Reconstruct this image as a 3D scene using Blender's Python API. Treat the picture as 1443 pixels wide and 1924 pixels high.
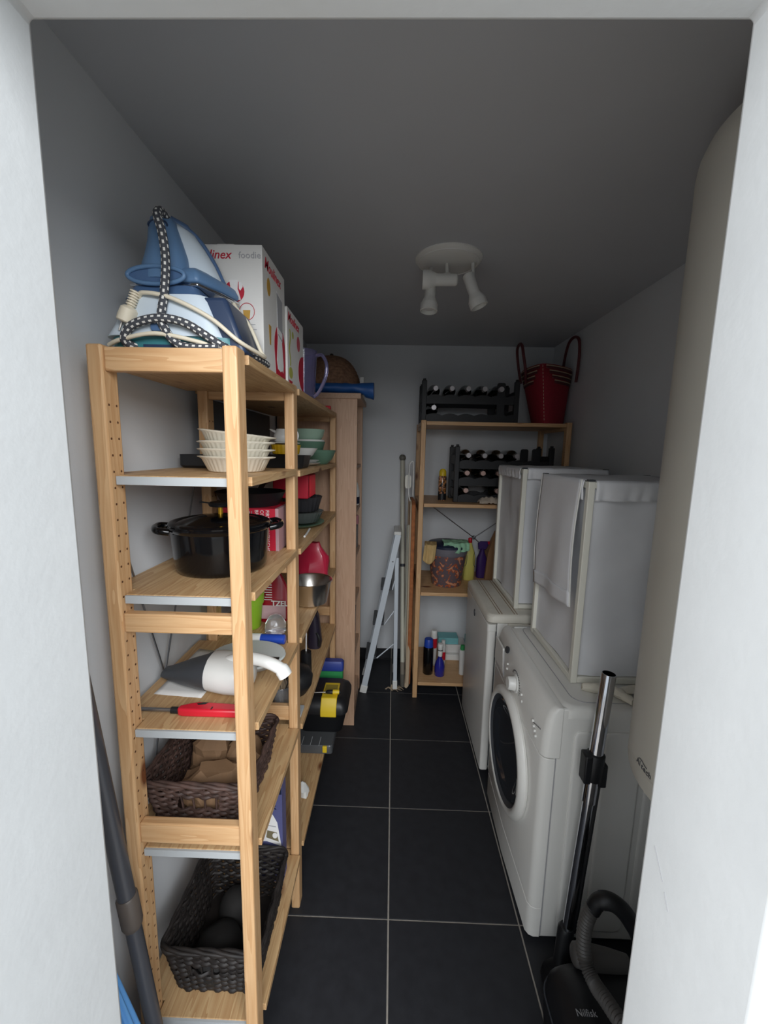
import bpy, bmesh, math, random
from mathutils import Vector, Matrix, noise
random.seed(7)
PI = math.pi
for _o in list(bpy.data.objects):
    bpy.data.objects.remove(_o)
C = bpy.context.scene.collection
S = bpy.context.scene

# ------------------------------------------------------------------ camera
F_PX, PITCH, YAW, ROLL, CAM_H = 772.575, 0.14806, 0.01992, 0.02066, 1.60386
_f = Vector((-math.sin(YAW)*math.cos(PITCH), math.cos(YAW)*math.cos(PITCH), -math.sin(PITCH)))
_r = Vector((math.cos(YAW), math.sin(YAW), 0)); _u = _r.cross(_f)
_r2 = math.cos(ROLL)*_r + math.sin(ROLL)*_u; _u2 = -math.sin(ROLL)*_r + math.cos(ROLL)*_u
cam_d = bpy.data.cameras.new('camera'); cam = bpy.data.objects.new('camera', cam_d); C.objects.link(cam)
cam_d.sensor_fit = 'HORIZONTAL'; cam_d.sensor_width = 36.0; cam_d.lens = 36.0*F_PX/1443.0
cam_d.clip_start = 0.02; cam_d.clip_end = 100
cam.matrix_world = Matrix(((_r2.x, _u2.x, -_f.x, 0), (_r2.y, _u2.y, -_f.y, 0), (_r2.z, _u2.z, -_f.z, CAM_H), (0, 0, 0, 1)))
S.camera = cam

# ------------------------------------------------------------------ light, exposure
S.view_settings.view_transform = 'Standard'; S.view_settings.look = 'None'
S.view_settings.gamma = 1.0; S.view_settings.use_curve_mapping = False
S.view_settings.exposure = -0.12
W = bpy.data.worlds.new('daylight'); S.world = W; W.use_nodes = True
W.node_tree.nodes['Background'].inputs[0].default_value = (0.87, 0.935, 1.0, 1)
W.node_tree.nodes['Background'].inputs[1].default_value = 0.95

def area(name, loc, target, sx, sy, power, col):
    d = bpy.data.lights.new(name, 'AREA'); d.shape = 'RECTANGLE'; d.size = sx; d.size_y = sy
    d.energy = power; d.color = col
    o = bpy.data.objects.new(name, d); C.objects.link(o); o.location = loc
    o.rotation_euler = (Vector(target)-Vector(loc)).to_track_quat('-Z', 'Y').to_euler()
    return o

area('hall_window', (0.62, -2.0, 2.75), (0.0, 1.2, 0.9), 3.2, 1.8, 215, (0.95, 0.975, 1.0))
area('left_fill_light', (-2.45, -0.30, 1.35), (0.4, 0.43, 1.1), 0.9, 1.5, 46, (0.97, 0.985, 1.0))  # added fill lamp, brightens the right door reveal and the boiler

# ------------------------------------------------------------------ materials
def srgb(r, g, b):
    f = lambda c: (c/255/12.92) if c/255 <= 0.04045 else ((c/255+0.055)/1.055)**2.4
    return (f(r), f(g), f(b), 1)
def mat(name, col, rough=0.5, metal=0.0, noise_amt=0.0, nscale=20, bump=0.0, bscale=60, spec=0.5, trans=0.0, alpha=1.0, coat=0.0, stretch=(1, 1, 1)):
    m = bpy.data.materials.new(name); m.use_nodes = True
    nt = m.node_tree; b = nt.nodes['Principled BSDF']
    b.inputs['Base Color'].default_value = col; b.inputs['Roughness'].default_value = rough
    b.inputs['Metallic'].default_value = metal; b.inputs['Specular IOR Level'].default_value = spec
    b.inputs['Transmission Weight'].default_value = trans; b.inputs['Alpha'].default_value = alpha
    b.inputs['Coat Weight'].default_value = coat
    if noise_amt or bump:
        tc = nt.nodes.new('ShaderNodeTexCoord'); mp = nt.nodes.new('ShaderNodeMapping'); mp.inputs['Scale'].default_value = stretch
        nt.links.new(tc.outputs['Object'], mp.inputs[0])
    if noise_amt:
        n = nt.nodes.new('ShaderNodeTexNoise'); n.inputs['Scale'].default_value = nscale; n.inputs['Detail'].default_value = 4
        nt.links.new(mp.outputs[0], n.inputs['Vector'])
        r = nt.nodes.new('ShaderNodeValToRGB')
        r.color_ramp.elements[0].position = 0.3; r.color_ramp.elements[1].position = 0.7
        r.color_ramp.elements[0].color = tuple(c*(1-noise_amt) for c in col[:3]) + (1,)
        r.color_ramp.elements[1].color = tuple(min(1, c*(1+noise_amt)) for c in col[:3]) + (1,)
        nt.links.new(n.outputs['Fac'], r.inputs[0]); nt.links.new(r.outputs[0], b.inputs['Base Color'])
    if bump:
        n2 = nt.nodes.new('ShaderNodeTexNoise'); n2.inputs['Scale'].default_value = bscale; n2.inputs['Detail'].default_value = 3
        bp = nt.nodes.new('ShaderNodeBump'); bp.inputs['Strength'].default_value = bump; bp.inputs['Distance'].default_value = 0.004
        nt.links.new(mp.outputs[0], n2.inputs['Vector'])
        nt.links.new(n2.outputs['Fac'], bp.inputs['Height']); nt.links.new(bp.outputs[0], b.inputs['Normal'])
    return m
def wood(name, axis, light, dark, knots=True, rough=0.5):
    m = bpy.data.materials.new(name); m.use_nodes = True
    nt = m.node_tree; b = nt.nodes['Principled BSDF']; b.inputs['Roughness'].default_value = rough
    N = nt.nodes.new; L = nt.links.new
    tc = N('ShaderNodeTexCoord'); oi = N('ShaderNodeObjectInfo')
    mul = N('ShaderNodeMath'); mul.operation = 'MULTIPLY'; mul.inputs[1].default_value = 37.0
    L(oi.outputs['Random'], mul.inputs[0])
    cb = N('ShaderNodeCombineXYZ')
    for k in range(3): L(mul.outputs[0], cb.inputs[k])
    ad = N('ShaderNodeVectorMath'); ad.operation = 'ADD'
    L(tc.outputs['Object'], ad.inputs[0]); L(cb.outputs[0], ad.inputs[1])
    mp = N('ShaderNodeMapping'); sc = [1, 1, 1]; sc['xyz'.index(axis)] = 0.07; mp.inputs['Scale'].default_value = sc
    L(ad.outputs[0], mp.inputs[0])
    n1 = N('ShaderNodeTexNoise'); n1.inputs['Scale'].default_value = 26; n1.inputs['Detail'].default_value = 2
    L(mp.outputs[0], n1.inputs['Vector'])
    rg = N('ShaderNodeMath'); rg.operation = 'MULTIPLY'; rg.inputs[1].default_value = 9.0; L(n1.outputs['Fac'], rg.inputs[0])
    fr = N('ShaderNodeMath'); fr.operation = 'FRACT'; L(rg.outputs[0], fr.inputs[0])
    n2 = N('ShaderNodeTexNoise'); n2.inputs['Scale'].default_value = 240; n2.inputs['Detail'].default_value = 2
    L(mp.outputs[0], n2.inputs['Vector'])
    mx = N('ShaderNodeMix'); mx.data_type = 'FLOAT'; mx.inputs[0].default_value = 0.5
    L(fr.outputs[0], mx.inputs[2]); L(n2.outputs['Fac'], mx.inputs[3])
    r = N('ShaderNodeValToRGB'); r.color_ramp.elements[0].position = 0.15; r.color_ramp.elements[1].position = 0.85
    r.color_ramp.elements[0].color = light; r.color_ramp.elements[1].color = dark
    L(mx.outputs[0], r.inputs[0])
    out = r.outputs[0]
    if knots:
        mk = N('ShaderNodeMapping'); s2 = [1, 1, 1]; s2['xyz'.index(axis)] = 0.45; mk.inputs['Scale'].default_value = s2
        L(ad.outputs[0], mk.inputs[0])
        v = N('ShaderNodeTexVoronoi'); v.inputs['Scale'].default_value = 9
        L(mk.outputs[0], v.inputs['Vector'])
        kr = N('ShaderNodeValToRGB'); kr.color_ramp.elements[0].position = 0.09; kr.color_ramp.elements[1].position = 0.17
        kr.color_ramp.elements[0].color = (1, 1, 1, 1); kr.color_ramp.elements[1].color = (0, 0, 0, 1)
        L(v.outputs['Distance'], kr.inputs[0])
        km = N('ShaderNodeMix'); km.data_type = 'RGBA'; L(kr.outputs[0], km.inputs[0])
        L(out, km.inputs[6]); km.inputs[7].default_value = srgb(112, 66, 38)
        out = km.outputs[2]
    L(out, b.inputs['Base Color'])
    bp = N('ShaderNodeBump'); bp.inputs['Strength'].default_value = 0.12; bp.inputs['Distance'].default_value = 0.002
    L(n2.outputs['Fac'], bp.inputs['Height']); L(bp.outputs[0], b.inputs['Normal'])
    return m
PL, PD = srgb(214, 176, 132), srgb(192, 147, 101)
pine_x = wood('pine grain along x', 'x', PL, PD); pine_y = wood('pine grain along y', 'y', srgb(202, 170, 126), srgb(172, 132, 90)); pine_z = wood('pine grain along z', 'z', PL, PD)
beech = wood('beech foil', 'z', srgb(206, 170, 142), srgb(190, 152, 124), knots=False)
beech_x = wood('beech foil flat', 'y', srgb(200, 166, 140), srgb(186, 150, 122), knots=False)
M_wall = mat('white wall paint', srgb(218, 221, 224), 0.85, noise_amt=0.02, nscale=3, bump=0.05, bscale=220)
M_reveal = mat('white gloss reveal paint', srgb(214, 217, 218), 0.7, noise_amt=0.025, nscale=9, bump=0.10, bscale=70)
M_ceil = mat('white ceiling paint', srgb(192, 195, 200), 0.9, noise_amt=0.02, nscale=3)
M_tile = mat('charcoal floor tile', srgb(38, 39, 43), 0.55, noise_amt=0.14, nscale=26, bump=0.04, bscale=180, spec=0.35)
M_grout = mat('grey grout', srgb(150, 144, 136), 0.9, noise_amt=0.1, nscale=60)
M_white = mat('white plastic', srgb(226, 226, 222), 0.35)
M_appl = mat('white enamel', srgb(226, 225, 220), 0.32, noise_amt=0.015, nscale=8)
M_appl2 = mat('aged white enamel', srgb(214, 210, 198), 0.4, noise_amt=0.05, nscale=18)
M_tank = mat('cream tank enamel', srgb(206, 203, 192), 0.38, noise_amt=0.02, nscale=6)
M_black = mat('black plastic', srgb(24, 25, 28), 0.45)
M_rack = mat('black rack plastic', srgb(24, 25, 29), 0.5)
M_enamel = mat('black enamel', srgb(10, 11, 14), 0.13, coat=0.1, spec=0.4)
M_dark = mat('dark grey plastic', srgb(62, 65, 70), 0.4)
M_chrome = mat('polished chrome', srgb(205, 208, 214), 0.12, 1.0)
M_steel = mat('brushed steel', srgb(226, 222, 216), 0.26, 1.0)
M_rod = mat('galvanised rod', srgb(150, 152, 156), 0.35, 0.9)
M_alu = mat('white painted aluminium', srgb(206, 214, 222), 0.4, 0.1)
M_cream = mat('cream painted tube', srgb(196, 194, 178), 0.45)
M_hole = mat('drilled hole brown', srgb(92, 56, 30), 0.8)
M_strip = mat('grey metal strip', srgb(176, 180, 182), 0.5)
M_fabric = mat('white nylon fabric', srgb(228, 229, 232), 0.6, noise_amt=0.03, nscale=10, bump=0.9, bscale=6)
M_frame = mat('cream coated steel frame', srgb(230, 228, 216), 0.45)
M_red = mat('red plastic', srgb(200, 30, 48), 0.35)
M_redbag = mat('red straw', srgb(150, 30, 48), 0.8, noise_amt=0.18, nscale=60, stretch=(1, 1, 5))
M_maroon = mat('maroon leather', srgb(92, 36, 42), 0.6)
M_beige = mat('beige straw', srgb(186, 166, 140), 0.8)
M_card = mat('white card', srgb(222, 220, 216), 0.55, noise_amt=0.015, nscale=12)
M_prred = mat('red print', srgb(186, 22, 50), 0.5)
M_prgrey = mat('grey print', srgb(165, 165, 168), 0.6)
M_prgold = mat('gold print', srgb(190, 146, 60), 0.6)
M_prdark = mat('dark print', srgb(88, 88, 92), 0.6)
M_prwhite = mat('white print', srgb(232, 230, 228), 0.6)
M_blue = mat('iron blue plastic', srgb(96, 130, 168), 0.4)
M_blued = mat('deep blue plastic', srgb(78, 106, 144), 0.35)
M_navy = mat('navy plastic', srgb(44, 60, 88), 0.35)
M_teal = mat('teal plastic', srgb(62, 128, 136), 0.4)
M_ice = mat('pale blue white plastic', srgb(208, 220, 230), 0.35)
M_cord = mat('cream cord', srgb(226, 216, 194), 0.5)
M_cord2 = mat('cream canvas', srgb(222, 216, 200), 0.85, bump=0.5, bscale=40)
M_ceramic = mat('cream ceramic', srgb(232, 226, 210), 0.25)
M_paper = mat('brown paper', srgb(132, 102, 74), 0.8, noise_amt=0.12, nscale=14, bump=0.5, bscale=22)
M_wick = mat('dark wicker', srgb(72, 54, 48), 0.6, noise_amt=0.5, nscale=30, stretch=(1, 1, 1))
M_wick2 = mat('black wicker', srgb(34, 29, 27), 0.6, noise_amt=0.4, nscale=30)
M_straw = mat('brown woven straw', srgb(140, 104, 80), 0.75, noise_amt=0.35, nscale=60)
M_bluebag = mat('blue woven plastic', srgb(32, 84, 150), 0.45, noise_amt=0.1, nscale=14, bump=0.3, bscale=20)
M_glassg = mat('dark bottle glass', srgb(12, 16, 15), 0.08, coat=0.3)
M_caps = mat('silver capsule', srgb(196, 192, 194), 0.3, 0.4)
M_capp = mat('pink capsule', srgb(196, 164, 154), 0.4, 0.2)
M_green = mat('lime plastic', srgb(150, 196, 52), 0.4)
M_sage = mat('sage plastic', srgb(158, 186, 166), 0.4)
M_sage2 = mat('dark sage plastic', srgb(96, 130, 110), 0.4)
M_yellow = mat('yellow plastic', srgb(222, 190, 40), 0.4)
M_mustard = mat('mustard ceramic', srgb(206, 162, 28), 0.35)
M_cover = mat('rust board cover', srgb(168, 104, 62), 0.8, noise_amt=0.25, nscale=30)
M_pole = mat('dark grey tube', srgb(84, 86, 92), 0.35, 0.3)
M_hose = mat('grey hose', srgb(84, 82, 80), 0.45)
M_clear = mat('clear plastic', srgb(225, 228, 232), 0.08, trans=0.85, spec=0.4)
M_purple = mat('purple clear plastic', srgb(178, 172, 216), 0.08, trans=0.85)
M_glass = mat('door glass', srgb(120, 128, 136), 0.05, trans=0.7)
M_drum = mat('dark drum', srgb(46, 50, 54), 0.3, 0.5)
M_bluep = mat('blue plastic', srgb(34, 70, 170), 0.35)
M_bluec = mat('cobalt plastic', srgb(46, 66, 150), 0.45)
M_greenp = mat('green plastic', srgb(60, 158, 92), 0.45)
M_gcloth = mat('green cloth', srgb(150, 196, 164), 0.9, bump=0.4, bscale=60)
M_bcloth = mat('beige cloth', srgb(202, 172, 118), 0.9, noise_amt=0.08, nscale=30)
M_navylid = mat('navy lid', srgb(30, 38, 62), 0.4)
M_violet = mat('violet plastic', srgb(60, 34, 100), 0.4)
M_tealbox = mat('turquoise card', srgb(120, 186, 190), 0.6)
M_lav = mat('lavender card', srgb(84, 86, 130), 0.6, noise_amt=0.06, nscale=14)
M_bluemop = mat('sky blue nylon', srgb(100, 162, 224), 0.5)
M_taupe = mat('taupe card', srgb(150, 126, 98), 0.7)
def checker_cord():
    m = bpy.data.materials.new('grey and white woven hose'); m.use_nodes = True
    nt = m.node_tree; b = nt.nodes['Principled BSDF']; b.inputs['Roughness'].default_value = 0.8
    uv = nt.nodes.new('ShaderNodeTexCoord'); br = nt.nodes.new('ShaderNodeTexBrick')
    nt.links.new(uv.outputs['UV'], br.inputs['Vector'])
    br.inputs['Color1'].default_value = srgb(226, 224, 218); br.inputs['Color2'].default_value = srgb(214, 212, 206)
    br.inputs['Mortar'].default_value = srgb(66, 68, 74); br.inputs['Scale'].default_value = 1.0
    br.inputs['Mortar Size'].default_value = 0.27; br.inputs['Mortar Smooth'].default_value = 0.0
    br.inputs['Brick Width'].default_value = 1.0; br.inputs['Row Height'].default_value = 1.0
    br.offset = 0.5; br.squash = 1.0
    nt.links.new(br.outputs['Color'], b.inputs['Base Color'])
    return m
M_check = checker_cord()
def spotted(name, base, c1, scale, thr, trans):
    m = bpy.data.materials.new(name); m.use_nodes = True
    nt = m.node_tree; b = nt.nodes['Principled BSDF']; b.inputs['Roughness'].default_value = 0.2
    tc = nt.nodes.new('ShaderNodeTexCoord')
    n = nt.nodes.new('ShaderNodeTexNoise'); n.inputs['Scale'].default_value = scale; n.inputs['Detail'].default_value = 1.5; n.inputs['Distortion'].default_value = 1.4
    nt.links.new(tc.outputs['Object'], n.inputs['Vector'])
    r = nt.nodes.new('ShaderNodeValToRGB'); r.color_ramp.interpolation = 'EASE'
    e = r.color_ramp.elements; e[0].position = thr-0.02; e[0].color = base; e[1].position = thr+0.01; e[1].color = c1
    e2 = r.color_ramp.elements.new(thr+0.12); e2.color = srgb(206, 150, 120)
    nt.links.new(n.outputs['Fac'], r.inputs[0]); nt.links.new(r.outputs[0], b.inputs['Base Color'])
    return m
M_bucket = spotted('bucket with orange print', srgb(104, 92, 98), srgb(176, 86, 44), 26, 0.56, 0.2)
M_can = spotted('spray can label', srgb(44, 44, 46), srgb(168, 110, 50), 45, 0.52, 0)

# ------------------------------------------------------------------ mesh builder
class MB:
    def __init__(self): self.v = []; self.f = []; self.uv = {}
    def add(self, vs, fs, T=None):
        n = len(self.v)
        self.v += [tuple(T @ Vector(p)) if T else tuple(p) for p in vs]
        self.f += [tuple(i+n for i in f) for f in fs]; return self
    def box(self, x0, x1, y0, y1, z0, z1, T=None):
        vs = [(x0,y0,z0),(x1,y0,z0),(x1,y1,z0),(x0,y1,z0),(x0,y0,z1),(x1,y0,z1),(x1,y1,z1),(x0,y1,z1)]
        return self.add(vs, [(0,3,2,1),(4,5,6,7),(0,1,5,4),(1,2,6,5),(2,3,7,6),(3,0,4,7)], T)
    def loft(self, rings, cap0=True, cap1=True, T=None, closed=False):
        n = len(rings[0]); vs = [p for r in rings for p in r]; fs = []; m = len(rings)
        for i in range(m if closed else m-1):
            a = i*n; b = ((i+1) % m)*n
            for j in range(n):
                k = (j+1) % n; fs.append((a+j, a+k, b+k, b+j))
        if not closed:
            if cap0: fs.append(tuple(range(n-1, -1, -1)))
            if cap1: fs.append(tuple((m-1)*n+j for j in range(n)))
        return self.add(vs, fs, T)
    def prism(self, poly, d0, d1, plane='xy', T=None):
        P = {'xy': lambda a, b, d: (a, b, d), 'xz': lambda a, b, d: (a, d, b), 'yz': lambda a, b, d: (d, a, b)}[plane]
        return self.loft([[P(a, b, d0) for a, b in poly], [P(a, b, d1) for a, b in poly]], T=T)
    def lathe(self, prof, c=(0,0,0), axis=(0,0,1), seg=24, cap0=True, cap1=True, ell=(1,1), ripple=None, spin=0):
        q = Vector((0,0,1)).rotation_difference(Vector(axis).normalized()).to_matrix().to_4x4(); T = Matrix.Translation(c) @ q
        rings = []
        for r, z in prof:
            ring = []
            for j in range(seg):
                t = 2*PI*j/seg+spin; rr = max(r, 1e-5)*(1+(ripple(t, r, z) if ripple else 0))
                ring.append((rr*math.cos(t)*ell[0], rr*math.sin(t)*ell[1], z))
            rings.append(ring)
        return self.loft(rings, cap0, cap1, T)
    def tube(self, pts, r, seg=8, closed=False, uvs=False, usc=1.0, vsc=1.0, flat=1.0):
        P = [Vector(p) for p in pts]; n = len(P); rs = r if isinstance(r, (list, tuple)) else [r]*n
        up = Vector((0,0,1)); rings = []; prev = None; L = 0; Ls = []
        for i in range(n):
            a = P[(i-1) % n] if (closed or i > 0) else P[i]; b = P[(i+1) % n] if (closed or i < n-1) else P[i]
            t = (b-a).normalized()
            if prev is None:
                prev = t.orthogonal().normalized() if abs(t.dot(up)) > 0.95 else t.cross(up).normalized()
            prev = (prev - t*prev.dot(t)).normalized(); q = t.cross(prev)
            rings.append([tuple(P[i] + rs[i]*(math.cos(2*PI*j/seg)*prev + flat*math.sin(2*PI*j/seg)*q)) for j in range(seg)])
            if i: L += (P[i]-P[i-1]).length
            Ls.append(L)
        f0 = len(self.f); self.loft(rings, closed=closed)
        if uvs:
            for i in range(n-1):
                for j in range(seg):
                    self.uv[f0+i*seg+j] = [(Ls[i]*vsc, j*usc/seg), (Ls[i]*vsc, (j+1)*usc/seg), (Ls[i+1]*vsc, (j+1)*usc/seg), (Ls[i+1]*vsc, j*usc/seg)]
        return self
    def grid(self, fn, nu, nv):
        vs = [fn(i/nu, j/nv) for j in range(nv+1) for i in range(nu+1)]; w = nu+1
        return self.add(vs, [(j*w+i, j*w+i+1, (j+1)*w+i+1, (j+1)*w+i) for j in range(nv) for i in range(nu)])
BASE = {}
def finish(name, mesh, m, parent, base, smooth, bevel, thick, seg=2):
    mesh.materials.append(m)
    o = bpy.data.objects.new(name, mesh); C.objects.link(o)
    if parent is not None:
        o.parent = parent; BASE[o.name] = base
    else:
        o.location = base; BASE[o.name] = base
    if thick:
        s = o.modifiers.new('thick', 'SOLIDIFY'); s.thickness = thick; s.offset = 0
    if bevel:
        b = o.modifiers.new('bevel', 'BEVEL'); b.width = bevel; b.segments = seg; b.limit_method = 'ANGLE'; b.angle_limit = math.radians(40); b.harden_normals = False
    if smooth:
        mesh.shade_smooth(); mesh.set_sharp_from_angle(angle=math.radians(smooth))
    return o
def build(name, mb, m, parent=None, smooth=35, bevel=0, thick=0, base=None, seg=2):
    if parent is not None: base = BASE[parent.name]
    elif base is None:
        xs = [p[0] for p in mb.v]; ys = [p[1] for p in mb.v]; base = Vector(((min(xs)+max(xs))/2, (min(ys)+max(ys))/2, min(p[2] for p in mb.v)))
    base = Vector(base)
    me = bpy.data.meshes.new(name); me.from_pydata([tuple(Vector(p)-base) for p in mb.v], [], mb.f)
    if mb.uv:
        l = me.uv_layers.new(name='uv')
        for pi, uvs in mb.uv.items():
            for k, li in enumerate(me.polygons[pi].loop_indices): l.data[li].uv = uvs[k]
    bm = bmesh.new(); bm.from_mesh(me)
    bmesh.ops.recalc_face_normals(bm, faces=bm.faces); bm.to_mesh(me); bm.free()
    return finish(name, me, m, parent, base, smooth, bevel, thick, seg)
def tag(o, label, cat, group=None):
    o['label'] = label; o['category'] = cat
    if group: o['group'] = group
    return o
def thing(name, label, cat, loc, group=None):
    o = bpy.data.objects.new(name, None); C.objects.link(o); o.location = loc; o.empty_display_size = 0.05
    BASE[o.name] = Vector(loc); return tag(o, label, cat, group)
def dup(root, loc, label=None, rotz=None):
    def cp(o, par):
        c = o.copy(); C.objects.link(c); c.parent = par
        for ch in list(o.children): cp(ch, c)
        return c
    r = cp(root, None); r.location = loc
    if rotz is not None: r.rotation_euler[2] = rotz
    if label: r['label'] = label
    return r
def dup_part(o, par, off=(0,0,0)):
    c = o.copy(); C.objects.link(c); c.parent = par; c.location = off; return c
def struct(name, mb, m, parent=None, **k):
    o = build(name, mb, m, parent, **k)
    if parent is None: o['kind'] = 'structure'
    return o
def stuff(o): o['kind'] = 'stuff'; return o
def text(name, s, size, T, m, parent, shear=0.0, depth=0.0004, align='LEFT', bold=0.0):
    cu = bpy.data.curves.new(name, 'FONT'); cu.body = s; cu.size = size; cu.shear = shear; cu.extrude = depth; cu.align_x = align; cu.offset = bold; cu.resolution_u = 3
    t = bpy.data.objects.new(name+'_tmp', cu); C.objects.link(t)
    me = bpy.data.meshes.new_from_object(t.evaluated_get(bpy.context.evaluated_depsgraph_get()))
    bpy.data.objects.remove(t); bpy.data.curves.remove(cu)
    base = BASE[parent.name]; me.transform(Matrix.Translation(-base) @ T); me.name = name
    return finish(name, me, m, parent, base, 0, 0, 0)
def frame(o, right, up):
    r = Vector(right).normalized(); u = Vector(up).normalized(); n = r.cross(u)
    return Matrix(((r.x, u.x, n.x, o[0]), (r.y, u.y, n.y, o[1]), (r.z, u.z, n.z, o[2]), (0, 0, 0, 1)))
def circle(cx, cy, rx, ry=None, n=24, a0=0, a1=2*PI):
    ry = rx if ry is None else ry
    return [(cx+rx*math.cos(a0+(a1-a0)*k/n), cy+ry*math.sin(a0+(a1-a0)*k/n)) for k in range(n)]
def rrect(x0, x1, y0, y1, r, n=5):
    p = []
    for cx, cy, a in ((x1-r, y1-r, 0), (x0+r, y1-r, PI/2), (x0+r, y0+r, PI), (x1-r, y0+r, 1.5*PI)):
        p += [(cx+r*math.cos(a+PI/2*k/n), cy+r*math.sin(a+PI/2*k/n)) for k in range(n+1)]
    return p
def spline(pts, n=8):
    P = [Vector(p) for p in pts]; out = []
    for i in range(len(P)-1):
        p0 = P[max(i-1, 0)]; p1 = P[i]; p2 = P[i+1]; p3 = P[min(i+2, len(P)-1)]
        for k in range(n):
            t = k/n
            out.append(0.5*((2*p1)+(-p0+p2)*t+(2*p0-5*p1+4*p2-p3)*t*t+(-p0+3*p1-3*p2+p3)*t**3))
    out.append(P[-1]); return out
def crumple(mb, amt, sc=18, seed=0):
    mb.v = [tuple(Vector(p)+amt*noise.noise_vector(Vector(p)*sc+Vector((seed*7.1, seed, 0)))) for p in mb.v]; return mb

# ------------------------------------------------------------------ room
XL, XR, YB, YF0, YF1, ZC = -0.63, 1.10, 3.02, 0.335, 0.515, 2.337
DL, DR, DT = -0.405, 0.366, 2.058
HX, HY, HZ = 2.6, -2.6, 2.55
floor = struct('floor', MB().box(XL-0.05, XR+0.05, YF0, YB+0.1, -0.03, -0.003), M_grout, base=(0, 0, 0))
struct('floor', MB().box(-HX, HX, HY, YF0, -0.03, 0.0), mat('pale hall floor', srgb(150, 144, 136), 0.6, noise_amt=0.05, nscale=4), base=(0, 0, 0))
T, G = 0.45, 0.0028
X0, Y0 = 0.0199, 1.2002
proto = {}
for i in range(-6, 6):
    for j in range(-9, 5):
        x0, x1 = X0+i*T+G, X0+(i+1)*T-G; y0, y1 = Y0+j*T+G, Y0+(j+1)*T-G
        inside = y1 > YF0
        if not inside or x1 < XL-0.02 or x0 > XR+0.02 or y0 > YB: continue
        y0 = max(y0, YF0+0.001)
        if x0 < -HX or x1 > HX or y0 < HY: continue
        x0c, x1c, y1c = (max(x0, XL-0.02) if inside else x0), (min(x1, XR+0.02) if inside else x1), min(y1, YB+0.02)
        key = (round(x1c-x0c, 4), round(y1c-y0, 4))
        if key not in proto:
            t = build('floor_tile', MB().box(0, x1c-x0c, 0, y1c-y0, -0.012, 0.0), M_tile, floor, bevel=0.0009, smooth=0)
            proto[key] = t
        else:
            t = proto[key].copy(); C.objects.link(t)
        t.location = (x0c, y0, 0)
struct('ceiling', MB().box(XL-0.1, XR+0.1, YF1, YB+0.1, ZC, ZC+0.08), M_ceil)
struct('wall_left', MB().box(XL-0.1, XL, YF1, YB+0.1, 0, ZC), M_wall)
struct('wall_right', MB().box(XR, XR+0.1, YF1, YB+0.1, 0, ZC), M_wall)
struct('wall_back', MB().box(XL, XR, YB, YB+0.1, 0, ZC), M_wall)
wf = MB()
prof = [(-HX, 0), (DL, 0), (DL, DT), (DR, DT), (DR, 0), (HX, 0), (HX, HZ), (-HX, HZ)]
wf.prism(prof, YF0, YF1, 'xz')
wfo = struct('wall_front', wf, M_reveal, bevel=0.007, seg=3, smooth=30)
for pts in (((DR-0.0004, 0.492, 1.083), (DR-0.0004, 0.470, 1.052)), ((DR-0.0004, 0.465, 1.043), (DR-0.0004, 0.455, 1.026))):
    build('scratch', MB().tube(pts, 0.00035, 5), M_prgrey, wfo)
bb = struct('baseboard_back', MB().box(XL, XR, YB-0.006, YB, 0, 0.079), M_grout, base=(0, 0, 0))
for i in range(-2, 3):
    x0, x1 = max(X0+i*T+G, XL+0.008), min(X0+(i+1)*T-G, XR-0.008)
    if x1 > x0: build('baseboard_tile', MB().box(x0, x1, YB-0.012, YB-0.004, 0.003, 0.08), M_tile, bb, bevel=0.001, smooth=0)
for nm, xa, xb in (('baseboard_left', XL, 0.008), ('baseboard_right', XR, -0.008)):
    b = struct(nm, MB().box(min(xa, xa+xb*0.6), max(xa, xa+xb*0.6), YF1, YB-0.012, 0, 0.079), M_grout, base=(0, 0, 0))
    for j in range(-2, 4):
        y0, y1 = max(Y0+j*T+G, YF1+0.002), min(Y0+(j+1)*T-G, YB-0.014)
        if y1 > y0: build('baseboard_tile', MB().box(min(xa+xb*0.3, xa+xb), max(xa+xb*0.3, xa+xb), y0, y1, 0.003, 0.08), M_tile, b, bevel=0.001, smooth=0)

# ------------------------------------------------------------------ pine shelving, left
unit = thing('shelving_unit', 'long narrow pine shelving unit with six shelves against the left wall', 'shelving', (-0.44, 1.45, 0))
PXR, PXF = (-0.577, -0.547), (-0.322, -0.293)
FY = [0.786, 1.222, 2.09]
post_proto = None; hole_proto = None
for fi, y0 in enumerate(FY):
    for (xa, xb) in (PXR, PXF):
        p = build('post', MB().box(xa, xb, y0, y0+0.044, 0, 1.79), pine_z, unit, bevel=0.004, smooth=0)
        hb = MB()
        xs = xb if xa == PXR[0] else xa
        for k in range(int(1.66/0.032)):
            z = 0.08+0.032*k
            for yy in (y0+0.011, y0+0.033):
                sgn = 1 if xa == PXR[0] else -1
                hb.lathe([(0.0026, -0.002), (0.0026, 0.0003)], (xs, yy, z), (sgn, 0, 0), seg=6)
        stuff(build('pin_hole', hb, M_hole, p, smooth=0))
    for z0, z1 in ((1.742, 1.786), (1.221, 1.262), (0.721, 0.771), (0.10, 0.145)):
        build('rail', MB().box(PXR[1], PXF[0], y0+0.006, y0+0.027, z0, z1), pine_x, unit, bevel=0.003, smooth=0)
Z1 = [1.783, 1.545, 1.300, 0.997, 0.700, 0.222]; Z2 = [1.782, 1.538, 1.290, 0.990, 0.680, 0.222]
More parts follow.
